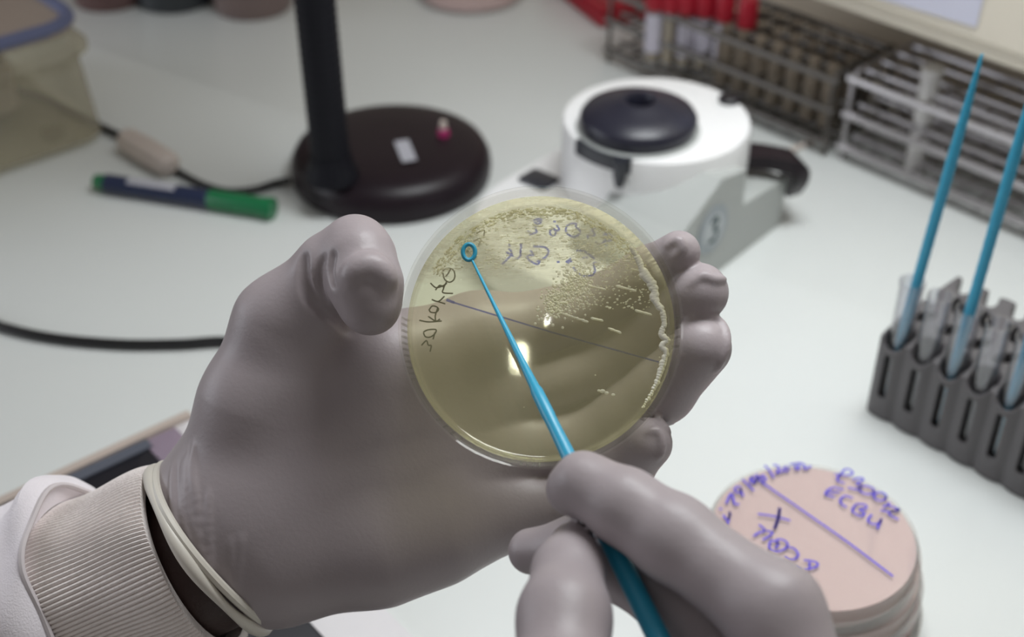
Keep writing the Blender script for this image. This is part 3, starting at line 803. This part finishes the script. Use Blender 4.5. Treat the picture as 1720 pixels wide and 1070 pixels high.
# ---- magnifier lamp
lc = Vector((-0.082, 0.794, 0)); cL = on(657, 292, 0.0); lc = Vector((cL.x + .001, cL.y, 0))
lamp = thing('desk_lamp', 'black desk lamp with a round weighted base and thick flexible neck behind the petri dish', 'lamp', T(lc))
m = MB(); m.lathe([(0, 0), (.064, 0), (.0665, .002), (.0672, .008), (.0665, .014), (.063, .0205), (.056, .024), (.045, .026), (.02, .027), (0, .027)], 72)
m.obj('base', M['lampbase'], lamp)
nk = on(558, 290, 0.027) - lc; nk.z = 0.026
m = MB(); m.lathe([(0, .024), (.0175, .024), (.0165, .030), (.0140, .034), (.0135, .040), (0, .040)], 32, (nk.x, nk.y, 0)); m.obj('neck_collar', M['gooseneck'], lamp)
m = MB(); path = []; rad = []
H_ = 0.44
for i in range(330):
    t = i/329; z = 0.036 + H_*t
    path.append((nk.x - 0.003*math.sin(t*3), nk.y + 0.10*max(0, t-.35)**2*-1, z)); rad.append(0.0120 + 0.0005*(1 if (i//2) % 2 else 0))
m.tube(path, rad, 24); m.obj('flexible_neck', M['gooseneck'], lamp)
hp = Vector(path[-1])
m = MB(); rr = []
for k_ in range(48):
    t = 2*PI*k_/48; rr.append(hp + Vector((0.075 + 0.075*-math.cos(t), 0.07*math.sin(t), 0.01)))
m.tube(rr, 0.009, 12, closed=True); m.obj('lens_ring', M['black'], lamp)
m = MB()
p0 = on(662, 240, .0268) - lc; ex = (on(686, 236, .0268) - on(662, 240, .0268)); ey = (on(676, 275, .0268) - on(662, 240, .0268))
m.add([p0 + Vector((0, 0, .0006)), p0 + ex + Vector((0, 0, .0006)), p0 + ex + ey + Vector((0, 0, .0006)), p0 + ey + Vector((0, 0, .0006))], [(3, 2, 1, 0)])
m.v = [(v[0], v[1], .0278) for v in m.v]
m.obj('sticker', M['label'], lamp, smooth=False)
kp = on(745, 228, .026) - lc
m = MB(); m.lathe([(0, .022), (.0042, .022), (.0040, .030), (.003, .0315), (0, .032)], 20, (kp.x, kp.y, 0)); kn = m.obj('switch_knob', M['magenta'], lamp)
m = MB(); m.lathe([(0, .0315), (.0026, .0315), (.0022, .0365), (0, .037)], 16, (kp.x, kp.y, 0)); m.obj('knob_tip', M['switchcase'], kn)
cp = [on(486, 303, .006), on(462, 308, .003), on(430, 318, .0028), on(385, 322, .0028), on(345, 312, .0028), on(312, 296, .0028), on(286, 280, .004)]
m = MB(); m.tube(catmull([q - lc for q in cp], 8), 0.0026, 10); cd_ = m.obj('power_cord', M['cable'], lamp)
cp2 = [on(212, 232, .005), on(190, 222, .004), on(165, 210, .0028), on(120, 188, .0028), on(60, 160, .0028), on(0, 150, .0028), on(-90, 160, .0028)]
m = MB(); m.tube(catmull([q - lc for q in cp2], 8), 0.0026, 10); m.obj('power_cord', M['cable'], lamp)
s0, s1 = on(208, 232, .009) - lc, on(290, 280, .009) - lc
sd = (s1 - s0).normalized(); sl = (s1 - s0).length
m = MB(); m.tube([s0, s0 + sd*.004, s0 + sd*sl*.5, s1 - sd*.004, s1], [.004, .0088, .0095, .0088, .004], 8); sw = m.obj('inline_switch', M['switchcase'], lamp)

# ---- black cable on the left, running under the hand
cb = [on(-700, 420, .003), on(-380, 430, .003), on(-60, 522, .003), on(0, 548, .003), on(90, 568, .003), on(200, 578, .003), on(300, 578, .003), on(390, 574, .003), on(520, 590, .003), on(640, 640, .003), on(740, 710, .003), on(820, 800, .003), on(850, 850, .003)]
m = MB(); m.tube(catmull(cb, 8), 0.0030, 12)
cbo = m.obj('power_cable', M['cable']); tag(cbo, 'thick black cable crossing the bench from the left and passing behind the gloved left hand', 'cable')

# ---- white burner unit
EB = W(0.65, 0.76).normalized(); NB = W(-0.76, 0.65).normalized()
o0 = on(1310, 375, 0); e_r = o0.dot(EB); m0 = o0.dot(NB)
cyc = on(1103, 196, .075); ce, cm_ = cyc.dot(EB), cyc.dot(NB)
BO = EB*ce + NB*cm_; RB = math.atan2(EB.y, EB.x); BM = T(BO, RB)
bu = thing('lab_burner', 'white benchtop burner unit with a round housing and black domed cap behind the petri dish', 'burner', BM)
er = e_r - ce; mr = m0 - cm_                        # local x along EB, y along NB
m = MB()
ol = []
def arc(cx, cy, r, a0, a1, n=10): return [(cx + r*math.cos(math.radians(a0 + (a1-a0)*i/n)), cy + r*math.sin(math.radians(a0 + (a1-a0)*i/n))) for i in range(n+1)]
xf = -0.128
ol = arc(er - .006, mr + .006, .006, -90, 0, 4) + arc(er - .05, 0.074 - .05, .05, 0, 90, 8) + arc(xf + .07, 0.074 - .07, .07, 90, 180, 12) + arc(xf + .02, mr + .02, .02, 180, 270, 6)
m.prism(ol, 0.0, 0.030, 0.004); m.obj('base', M['whitepl'], bu)
# side cheek with its sloping front
pls = on(1310, 375, 0)
def side(x, y):
    q = BM.inverted() @ onplane(x, y, pls, NB); return q.x, q.z
prof = [side(1215, 447), side(1310, 375), side(1310, 305), side(1246, 344), side(1252, 285), side(1212, 300), side(1145, 392), side(1090, 452)]
prof[0] = (prof[0][0], 0.0005); prof[1] = (er - .0005, 0.0005); prof[2] = (er - .0005, prof[2][1])
prof = prof[1:] + [(prof[7][0], 0.0005)] + [prof[0]]
m = MB(); n_ = len(prof); y0, y1 = mr - 0.0008, mr + 0.055
vs = [(x, y0, z) for x, z in prof] + [(x, y1, z) for x, z in prof]
fs = [(i, (i+1) % n_, n_ + (i+1) % n_, n_ + i) for i in range(n_)] + [tuple(range(n_-1, -1, -1)), tuple(range(n_, 2*n_))]
m.add(vs, fs); ck = m.obj('side_cheek', M['whitegrey'], bu, smooth=False)
# badge on the cheek
bx, bz = side(1194, 384)
yb = mr - 0.0012
m = MB(); m.lathe([(0, 0), (.0155, 0), (.0155, .0004), (0, .0004)], 40); m.v = [(bx + v[0], yb - v[2], bz + v[1]) for v in m.v]; bd = m.obj('badge', M['badge'], ck)
m = MB(); m.lathe([(0, 0), (.0105, 0), (.0105, .0003), (0, .0003)], 40); m.v = [(bx + v[0], yb - .0005 - v[2], bz + v[1]) for v in m.v]; m.obj('badge_centre', M['badge_pale'], bd)
m = MB(); g3 = [(-.003, .0065), (.001, .0078), (.0035, .005), (.0005, .001), (.0038, -.002), (.001, -.007), (-.004, -.0062)]
m.strip(catmull(g3, 5), .0028, lambda u, v: (bx + u, yb - .0011, bz + v)); m.obj('emblem', M['badge_dark'], bd)
# housing and cap
m = MB(); m.lathe([(0, .030), (.0568, .030), (.0572, .034), (.0572, .070), (.0562, .0738), (.0535, .0748), (0, .0748)], 96); m.obj('housing', M['whitepl'], bu)
dc = BM.inverted() @ on(1073, 193, .084)
dx, dy = dc.x, dc.y
m = MB(); m.lathe([(.030, .0735), (.0335, .0755), (.0350, .080), (.0348, .0835), (.0330, .0862), (.022, .0900), (.0125, .0935), (.0110, .0942), (.0090, .0938), (.0078, .0915), (.0072, .084), (0, .083)], 72, (dx, dy, 0)); m.obj('domed_cap', M['dome'], bu)
m = MB(); m.lathe([(.024, .0745), (.037, .0745), (.037, .0757), (.030, .0765)], 48, (dx, dy, 0)); m.obj('cap_seat', M['whitegrey'], bu)
kc = BM.inverted() @ on(1225, 166, .0765)
m = MB(); m.lathe([(0, .0745), (.0066, .0745), (.0066, .0775), (.0055, .0785), (0, .0785)], 28, (kc.x, kc.y, 0)); m.obj('button', M['black'], bu)
# dark curved slot plate on the rim, with its tab
def cyl_ang(x, y, z):
    q = BM.inverted() @ on(x, y, z); return math.atan2(q.y, q.x)
a0, a1 = cyl_ang(966, 236, .075), cyl_ang(1062, 268, .075)
if a1 < a0: a1 += 2*PI
m = MB(); rings = []
for i in range(17):
    t = a0 + (a1 - a0)*i/16; c_, s_ = math.cos(t), math.sin(t)
    rings.append([(r*c_, r*s_, z) for r, z in ((.0465, .0742), (.0578, .0742), (.0578, .0665), (.0586, .0665), (.0586, .0752), (.0465, .0758))])
m.loft(rings, True); sp_o = m.obj('slot_plate', M['darkgrey'], bu)
t = cyl_ang(1045, 266, .075); c_, s_ = math.cos(t), math.sin(t); tx, ty = -s_, c_
m = MB(); 
m.tube([(.0592*c_, .0592*s_, .0745), (.0600*c_, .0600*s_, .066), (.0596*c_, .0596*s_, .058)], [.0040, .0042, .0026], 10); m.obj('tab', M['darkgrey'], sp_o)
# dark recess on the base top, left of the dish
rc = BM.inverted() @ on(905, 304, .030)
m = MB(); m.box((rc.x - .009, rc.y - .011, .0295), (rc.x + .009, rc.y + .011, .0325), .003); m.obj('foot_switch', M['darkgrey'], bu)
# dark hooked lever at the right-hand end
pl2 = BM.inverted()
lv = [on(1240, 262, .045), on(1272, 262, .046), on(1310, 268, .046), on(1336, 276, .043), on(1334, 298, .032), on(1322, 316, .018)]
lv = [Vector(q) for q in catmull([BM.inverted() @ q for q in lv], 5)]
m = MB(); rings = []
for i, q in enumerate(lv):
    tt = (lv[min(i+1, len(lv)-1)] - lv[max(i-1, 0)]).normalized(); sd_ = Vector((0.55, 0.83, 0)); nn_ = tt.cross(sd_).normalized()
    w_, h_ = .010, .0045
    rings.append([tuple(q + sd_*w_*a_ + nn_*h_*b2) for a_, b2 in ((-1, -1), (1, -1), (1.0, 1), (-1, 1))])
m.loft(rings, True); m.obj('lever', M['lampbase'], bu)

# ---- grey tube rack
RA = on(1450, 690, 0); rd, rn = to_dn(RA)
PIT = 0.0158; NH = 12; RH = 0.053; RDp = 0.072
RM = T(Vector((RA.x, RA.y, 0)), ROTD)                # local x along the rack, y towards the wall
rk = thing('tube_rack', 'dark grey plastic tube rack with slotted scalloped front holding clear tubes and blue loops', 'tube rack', RM)
FR = Field((-0.006, -0.006, -0.001), (PIT*NH + 0.008, RDp + 0.006, RH + 0.006), 0.0009)
X = FR.ax[0][:, None, None]; Y = FR.ax[1][None, :, None]; Z = FR.ax[2][None, None, :]
ph = (X - PIT*0.5) / PIT
loc = (ph - np.round(ph)) * PIT                      # distance from the nearest tube axis
scal = 0.0022 * (np.abs(loc) / (PIT/2)) ** 2.5         # grooves between the columns
ph2 = X / PIT; loc2 = (ph2 - np.round(ph2)) * PIT
topz = RH - 0.0045*np.clip((0.016 - Y)/0.016, 0, 1) + 0*X
front = (0.0 + scal) - Y; back = Y - (RDp - 0.003*(np.abs(loc2)/(PIT/2))**2)
bd_ = np.maximum(np.maximum(np.maximum(front, back), np.maximum(-X, X - PIT*NH)), np.maximum(0.0 - Z, Z - topz))
def cutter(D, d): return np.maximum(D, -d)
hole = np.sqrt(loc**2 + (Y - 0.0085)**2) - 0.0066
hole = np.maximum(hole, 0.004 - Z); bd_ = cutter(bd_, hole)
slot = np.maximum(np.maximum(np.abs(loc) - 0.0021, Y - 0.008), np.maximum(0.0135 - Z, Z - 0.040)); bd_ = cutter(bd_, slot)
notch = np.maximum(np.sqrt((np.abs(loc)/0.9)**2 + (Z - 0.0505)**2) - 0.0068, Y - 0.008); bd_ = cutter(bd_, notch)
# slanted pockets behind, leaving wavy ribs
for yy, off, sl_ in ((0.026, 0.5, 0.35), (0.047, 0.0, -0.55), (0.066, 0.5, -0.3)):
    q = (X - off*PIT - sl_*(Y - yy)) / PIT; lq = (q - np.round(q))*PIT
    pk = np.sqrt((lq/0.0036)**2 + ((Y - yy)/0.0075)**2) - 1; pk = pk*0.0036
    bd_ = cutter(bd_, np.maximum(pk, 0.012 - Z))
under = np.maximum(np.maximum(np.abs(Y - 0.040) - 0.022, np.maximum(0.004 - X, X - PIT*NH + .004)), Z - 0.010); bd_ = cutter(bd_, under)
FR.D = bd_.astype(np.float32)
P_, Fq_ = FR.surface(2)
me = bpy.data.meshes.new('rack_body'); me.from_pydata([tuple(v) for v in P_], [], [tuple(int(i) for i in f) for f in Fq_]); me.update(); me.materials.append(M['grey_rack'])
me.polygons.foreach_set('use_smooth', [True]*len(me.polygons)); me.set_sharp_from_angle(angle=math.radians(50))
ro = bpy.data.objects.new('rack_body', me); COL.objects.link(ro); ro.parent = rk
del FR, bd_, hole, slot, notch
def tube_prof(): return [(0, .0), (.003, .0006), (.0052, .003), (.0056, .006), (.0060, .0755), (.0066, .076), (.0066, .0775), (.0055, .0775), (.0053, .074), (.0049, .007), (.004, .004), (0, .0022)]
tlab = ['clear plastic tube holding a blue loop at the left end of the grey rack', 'clear empty plastic tube second from the left end of the grey rack',
        'clear plastic tube holding the second blue loop in the grey rack', 'clear empty plastic tube between the second and third blue loops',
        'clear plastic tube holding the third blue loop, cut by the picture edge', 'clear empty plastic tube beyond the third blue loop']
t0 = None
for i in range(6):
    c = RM @ Vector((PIT*(i + .5), 0.0085, 0.0045))
    if t0 is None:
        m = MB(); m.lathe(tube_prof(), 32); t0 = o = m.obj('plastic_tube', M['glass'])
    else: o = t0.copy(); COL.objects.link(o)
    o.location = c; tag(o, tlab[i], 'tube', 'clear tubes in the grey rack')
def stick(i, tip_px, ln, label):
    axp = RM @ Vector((PIT*(i + .5), 0.0085, 0)); dr = ray(*tip_px)
    # nearest point of the sight line to the tube's axis
    w0 = CC - axp; a_ = dr.dot(dr); b2 = dr.z; d_ = dr.dot(w0); e_ = w0.z
    s_ = (b2*e_ - d_) / (a_ - b2*b2); tip = CC + dr*s_
    base = RM @ Vector((PIT*(i + .5) - .0016, 0.0072, 0.0085))
    v = (tip - base); n_ = v.normalized(); L_ = v.length
    q = n_.to_track_quat('Z', 'Y').to_matrix().to_4x4(); MX = Matrix.Translation(base) @ q
    t = thing('inoculation_loop', label, 'inoculation loop', MX, 'blue loops standing in the grey rack')
    m = MB(); st = [(.006, .0006), (.02, .0008), (.03, .0016), (.034, .0024), (.05, .0026)] + [(z, .0026 + .00012*(k_ % 2)) for k_, z in enumerate(np.arange(.052, L_ - .05, .0035))] + [(L_ - .048, .0025), (L_ - .03, .0021), (L_ - .01, .0012), (L_ - .001, .0007), (L_, .0003)]
    m.tube([(0, 0, z) for z, r in st], [r for z, r in st], 14); m.obj('handle', M['blue'], t)
    m = MB(); m.tube([(0.0017*math.sin(2*PI*k_/20), 0, .0042 + .0017*math.cos(2*PI*k_/20)) for k_ in range(20)], .0004, 6, closed=True); m.obj('loop_ring', M['blue'], t)
    return t
stick(0, (1650, 90), .19, 'blue inoculation loop standing in the leftmost tube of the grey rack, its tip in view')
stick(2, (1757, 80), .19, 'blue inoculation loop standing in the third tube of the grey rack')
stick(4, (1880, 110), .19, 'blue inoculation loop at the picture edge, only its lower part in view')

# ---- steel wire racks along the wall
def wire_rack(d0, n0, ln, dp, ht, label, mt):
    org = dn(d0, n0, 0); t = thing('wire_rack', label, 'wire rack', T(org, ROTD), 'steel wire racks along the wall')
    r = .0017
    for x in (0, ln):
        m = MB(); m.tube([(x, 0, 0), (x, 0, ht), (x, .004, ht + .005), (x, dp - .004, ht + .005), (x, dp, ht), (x, dp, 0)], r, 8); m.obj('end_frame', mt, t)
    r = .0021
    for z in (.010, .034, ht):
        m = MB(); nr = 5
        for j in range(nr):
            y = dp*j/(nr-1); m.tube([(-.004, y, z), (ln + .004, y, z)], r*(1.25 if j in (0, nr-1) else .9), 8)
        if z != .010 or True:
            k_ = int(ln/.0165)
            for j in range(k_ + 1):
                x = ln*j/k_; m.tube([(x, -.001, z - .002), (x, dp + .001, z - .002)], r*.62, 6)
        m.obj('wire_shelf', mt, t)
    return t
wd0, wn0 = to_dn(on(1412, 268, 0))
wire_rack(wd0, wn0, .30, .075, .060, 'empty steel wire tube rack on the right, running under the cream cabinet', M['steel'])
wd1 = wd0 - .012 - .205
wire_rack(wd1, wn0 - .004, .205, .070, .056, 'steel wire rack behind the burner, holding red-capped tubes and small brown vials', M['shaded_steel'])
# red-capped tubes
def capped(loc, body, label, i):
    t = thing('capped_tube', label, 'test tube', T(loc), 'red-capped tubes behind the burner')
    m = MB(); m.lathe([(0, 0), (.003, .0006), (.0055, .0035), (.006, .007), (.006, .052), (.0052, .052), (.0050, .007), (0, .003)], 24); m.obj('tube_body', M['glass'], t)
    m = MB(); m.lathe([(0, .0032), (.0047, .0068), (.0047, .043), (0, .043)], 20); m.obj('fluid', body, t)
    m = MB(); m.lathe([(0, .047), (.0072, .047), (.0074, .049), (.0072, .066), (.0060, .068), (0, .068)], 24); m.obj('cap', M['red'], t)
    if i % 2 == 0 or i == 3:
        m = MB(); n_ = 14; vs = []
        for z in (.014, .044): vs += [(.0062*math.cos(a_), .0062*math.sin(a_), z) for a_ in np.linspace(PI*.9 + YAW, PI*1.95 + YAW, n_)]
        m.add(vs, [(k_, k_+1, n_+k_+1, n_+k_) for k_ in range(n_-1)]); m.obj('label_band', M['paperlabel'], t)
    return t
caps_px = [(1092, 128, 'paper-labelled red-capped tube at the left end of the row behind the burner'), (1118, 132, 'red-capped tube of yellow fluid second from the left behind the burner'),
           (1144, 136, 'paper-labelled red-capped tube third from the left behind the burner'), (1173, 140, 'paper-labelled red-capped tube fourth from the left behind the burner'),
           (1204, 148, 'paper-labelled red-capped tube beside the yellow one at the right end of the row'), (1240, 160, 'red-capped tube of yellow fluid at the right end of the row, nearest the vials')]
for i, (x, y, lb) in enumerate(caps_px):
    capped(on(x, y + 10, 0) + Vector((0, 0, .0125)), M['serum'] if i in (1, 3, 5) else M['agar_pink'] if False else M['serum'], lb, i)
# brown vials in the rack
v0 = None
k_ = 0
for r_ in range(3):
    for c in range(7):
        loc = dn(wd1 + .205 - .012 - c*.0155, wn0 + .012 + r_*.020, .0125)
        if v0 is None:
            m = MB(); m.lathe([(0, 0), (.005, 0), (.0062, .002), (.0062, .035), (.0045, .041), (.0045, .046), (0, .046)], 16); v0 = o = m.obj('brown_vial', M['brownvial'])
        else: o = v0.copy(); COL.objects.link(o)
        o.location = loc
        tag(o, 'small brown vial standing in the wire rack right of the red-capped tubes', 'vial', 'brown vials in the wire rack')
# white tube with a gap
wt = on(1532, 292, 0); hh = .078
t = thing('white_stick', 'upright white plastic tube standing in the empty steel wire rack under the cabinet', 'tube', T(wt + Vector((0, 0, .0))))
m = MB(); m.lathe([(0, 0), (.0060, 0), (.0062, .001), (.0062, .030), (.0056, .0305), (0, .0305)], 24); m.obj('lower_section', M['white_tube'], t)
m = MB(); m.lathe([(0, .0305), (.0042, .0305), (.0042, .0395), (0, .0395)], 20); m.obj('joint', M['steel'], t)
m = MB(); m.lathe([(0, .0395), (.0062, .0395), (.0066, .041), (.0066, hh - .006), (.0072, hh - .005), (.0072, hh), (0, hh)], 24); m.obj('upper_section', M['white_tube'], t)
# thin stick lying before the racks
p0, p1 = on(1305, 262, .002), on(1392, 226, .002)
m = MB(); m.tube([p0, p1], .0019, 8); o = m.obj('wooden_stick', M['switchcase']); tag(o, 'thin pale stick lying on the bench between the burner lever and the wire rack', 'stick')

# ---- cream cabinet over the racks, with a paper sheet
c0 = on(1530, 62, .105); cd0, cn0 = to_dn(c0)
cab_d0 = to_dn(on(1352, -6, .105))[0]
cb_ = thing('wall_cabinet', 'shallow cream metal cabinet fixed to the wall above the steel wire racks', 'cabinet', T(dn(cab_d0, cn0, .105), ROTD))
m = MB(); m.box((-.0, 0.004, 0), (1.0, .86 - cn0, .42), .004); m.obj('body', M['cabinet'], cb_)
m = MB(); m.box((0.004, 0, 0.012), (.50, .005, .41), .002); m.obj('front_panel', M['cabinet'], cb_)
m = MB(); m.box((0.508, 0, 0.012), (.996, .005, .41), .002); m.obj('front_panel', M['cabinet'], cb_)
fp = dn(0, cn0 - .001)
def cabpt(x, y): q = onplane(x, y, fp, N2); d_, n_ = to_dn(q); return d_, q.z
q1 = cabpt(1440, -12); q2 = cabpt(1640, 46); q3 = cabpt(1656, -12)
zb = q2[1]; pm = MB(); d_r = q2[0]
pz = lambda x, y: cabpt(x, y)
zl = cabpt(1470, -5)[1]
sl = (q2[1] - zl) / (q2[0] - cabpt(1470, -5)[0])
A0 = (d_r - .12, zb - sl*.12); A1 = (d_r, zb); A2 = (d_r + .004, zb + .16); A3 = (d_r - .12, zb + .16)
m = MB(); n_ = cn0 - .0008
vs = [dn(d_, n_, z_) for d_, z_ in (A0, A1, A2, A3)] + [dn(d_, n_ - .0004, z_) for d_, z_ in (A0, A1, A2, A3)]
m.add(vs, [(0, 1, 2, 3), (7, 6, 5, 4), (0, 4, 5, 1), (1, 5, 6, 2), (2, 6, 7, 3), (3, 7, 4, 0)])
MPp = T(dn(A0[0], n_, A0[1]))
o = m.obj('paper_sheet', M['paper'], smooth=False, local=MPp); o.matrix_world = MPp; tag(o, 'pale bluish paper sheet taped to the front of the cream cabinet', 'paper')

# ---- frosted box with a blue-rimmed lid, top left
bp_ = on(0, 300, 0); bq = on(190, 235, 0); ex = (bq - bp_).normalized(); XM = T(bq, math.atan2(ex.y, ex.x))
bx_ = thing('storage_box', 'frosted plastic storage box with a blue-edged lid beside the lamp cord', 'storage box', XM)
def rr_ring(x0, y0, x1, y1, r, z): return [(a_, b2, z) for a_, b2 in rrect(x0, y0, x1, y1, r, 6)]
X0, X1, Y0, Y1 = -.24, .0, .0, .17
m = MB(); m.loft([rr_ring(X0, Y0, X1, Y1, .02, 0.0), rr_ring(X0 + .0, Y0, X1, Y1, .022, .002), rr_ring(X0 + .002, Y0 + .002, X1 - .004, Y1 - .002, .024, .060), rr_ring(X0 - .003, Y0 - .004, X1 + .002, Y1 + .003, .024, .062), rr_ring(X0 - .003, Y0 - .004, X1 + .002, Y1 + .003, .024, .066), rr_ring(X0 + .002, Y0 + .002, X1 - .004, Y1 - .002, .024, .068), rr_ring(X0 + .002, Y0 + .002, X1 - .006, Y1 - .002, .024, .084)], True)
m.v = [(v[0], v[1], v[2] + .0062) for v in m.v]; m.obj('box_body', M['box_body'], bx_)
for fx, fy in ((X0 + .03, Y0 + .03), (X1 - .03, Y0 + .03), (X0 + .03, Y1 - .03), (X1 - .03, Y1 - .03)):
    m = MB(); m.lathe([(0, 0), (.007, 0), (.008, .0063), (0, .0063)], 16, (fx, fy, 0)); m.obj('foot', M['box_body'], bx_)
m = MB(); m.loft([rr_ring(X0, Y0, X1 - .004, Y1, .025, .0845), rr_ring(X0 - .002, Y0 - .002, X1 - .002, Y1 + .002, .026, .088), rr_ring(X0 + .006, Y0 + .006, X1 - .012, Y1 - .006, .02, .0905)], True); lid = m.obj('lid', M['box_lid'], bx_)
m = MB(); ring_ = [Vector(v) for v in rr_ring(X0 + .002, Y0 + .002, X1 - .006, Y1 - .002, .024, .090)]; m.tube(ring_, .0048, 8, closed=True); m.obj('blue_rim', M['lid_blue'], lid)
cpk = on(20, 175, .02)
m = MB(); 
MC = T(Vector((0, 0, 0)))
vv = XM.inverted() @ on(-10, 215, .002)
m.box((vv.x - .06, vv.y - .005, .0100), (vv.x + .022, vv.y + .045, .050), .008)
pk = m.obj('white_packet', M['white_inner']); pk.matrix_world = XM; tag(pk, 'pale packet inside the frosted storage box', 'packet')

# ---- jars, dish and tray along the far side
def jar(px, py, r, h, mt, name, label, cat):
    c = on(px, py, 0); c = Vector((c.x, c.y, 0)) + Vector((ray(px, py).x, ray(px, py).y, 0)).normalized()*r
    t = thing(name, label, cat, T(c))
    m = MB(); m.lathe([(0, 0), (r*.93, 0), (r, .003), (r, h*.78), (r*.8, h*.86), (0, h*.86)], 40); m.obj('jar_body', mt, t)
    m = MB(); m.lathe([(0, h*.86), (r*.84, h*.86), (r*.86, h*.88), (r*.86, h*.98), (r*.8, h), (0, h)], 32); m.obj('jar_lid', mt, t)
jar(430, 37, .033, .07, M['jar'], 'brown_jar', 'brown jar on the far side of the bench, just left of the lamp neck', 'jar')
jar(300, 25, .034, .09, M['jar_dark'], 'dark_jar', 'dark jar on the far side of the bench, between the brown and the reddish jar', 'jar')
jar(190, 22, .030, .06, M['jar_red'], 'reddish_jar', 'dull reddish jar on the far side of the bench, next to the storage box', 'jar')
dcc = on(790, -28, .010)
t = thing('far_petri_dish', 'pink petri dish lying alone on the far side of the bench above the burner', 'petri dish', T(Vector((dcc.x, dcc.y, 0))))
m = MB(); m.lathe([(0, 0), (.046, 0), (.0465, .001), (.0465, .013), (.0455, .014), (0, .014)], 64); m.obj('dish_body', M['dish2'], t)
m = MB(); m.lathe([(0, .002), (.0435, .002), (.0435, .008), (0, .008)], 48); m.obj('agar', M['agar_pink'], t)
ta, tb = on(940, 0, .012), on(1010, 27, .012); tc2 = on(1078, 14, .012)
e1_ = (tc2 - tb).normalized(); rzz = math.atan2(e1_.y, e1_.x)
t = thing('red_tray', 'red plastic tray on the far side of the bench beside the red-capped tubes', 'tray', T(Vector((tb.x, tb.y, 0)), rzz + .0))
ang_ = math.atan2((ta - tb).y, (ta - tb).x) - rzz
m = MB(); m.box((0, 0, 0), (.075, .11, .010), .006); m.obj('tray_floor', M['red'], t)
m = MB(); m.tube([(.004, .004, .013), (.071, .004, .013), (.071, .106, .013), (.004, .106, .013)], .004, 8, closed=True); m.obj('tray_rim', M['red'], t)

# ================================================================== LIGHT
w = bpy.data.worlds.new('room'); SC.world = w; w.use_nodes = True
bg = w.node_tree.nodes['Background']; bg.inputs[0].default_value = (1.0, 0.96, 0.92, 1); 
wn = w.node_tree.nodes; wl_ = w.node_tree.links
tcw = wn.new('ShaderNodeTexCoord'); vm = wn.new('ShaderNodeVectorMath'); vm.operation = 'DOT_PRODUCT'
kd = W(0.25, 0.62, 0.70).normalized(); vm.inputs[1].default_value = tuple(kd); wl_.new(tcw.outputs['Generated'], vm.inputs[0])
mr_ = wn.new('ShaderNodeMapRange'); mr_.inputs[1].default_value = -0.5; mr_.inputs[2].default_value = 1.0; mr_.inputs[3].default_value = 0.13; mr_.inputs[4].default_value = 0.26
wl_.new(vm.outputs['Value'], mr_.inputs[0]); wl_.new(mr_.outputs[0], bg.inputs[1])

def area(name, loc, target, size, e, col=(1, 1, 1)):
    l = bpy.data.lights.new(name, 'AREA'); l.shape = 'RECTANGLE'; l.size, l.size_y = size; l.energy = e; l.color = col
    o = bpy.data.objects.new(name, l); COL.objects.link(o); o.location = loc
    d = Vector(target) - Vector(loc); o.rotation_euler = d.to_track_quat('-Z', 'Y').to_euler(); return o
area('ceiling_lamp', W(0.19, 0.58, 0.74), W(0.21, 0.44, 0), (0.40, 0.20), 3.15, (0.95, 0.985, 1.0)).data.spread = math.radians(140)
area('window_light', W(-1.5, 0.62, 0.42), W(0.1, 0.6, 0.1), (0.9, 0.5), 6.0, (0.88, 0.92, 1.0))
ag_p = onplane(872, 600, cd + nd*AG, nd); rd_ = (ag_p - CC).normalized(); rf = (rd_ - nd*2*rd_.dot(nd)).normalized()
area('agar_glint_light', ag_p + rf*1.6, ag_p, (0.015, 0.036), 0.24)  # unseen light added behind the operator for the white glint on the agar
# ================================================================== CAMERA
cm = bpy.data.cameras.new('camera'); co = bpy.data.objects.new('camera', cm); COL.objects.link(co)
co.location = CC; co.rotation_euler = (PI/2 - PITCH, 0, YAW)
cm.sensor_fit = 'HORIZONTAL'; cm.sensor_width = 36; cm.lens = FPX/1720*36; cm.clip_start = 0.01; cm.clip_end = 50
cm.dof.use_dof = True; cm.dof.focus_distance = 0.434; cm.dof.aperture_fstop = 7.8; cm.dof.aperture_blades = 8
SC.camera = co
SC.view_settings.view_transform = 'Standard'; SC.view_settings.look = 'None'; SC.view_settings.gamma = 1.0
SC.view_settings.exposure = 0.0; SC.view_settings.use_curve_mapping = False
SC.cycles.use_denoising = True
SC.cycles.transparent_max_bounces = 24; SC.cycles.max_bounces = 10
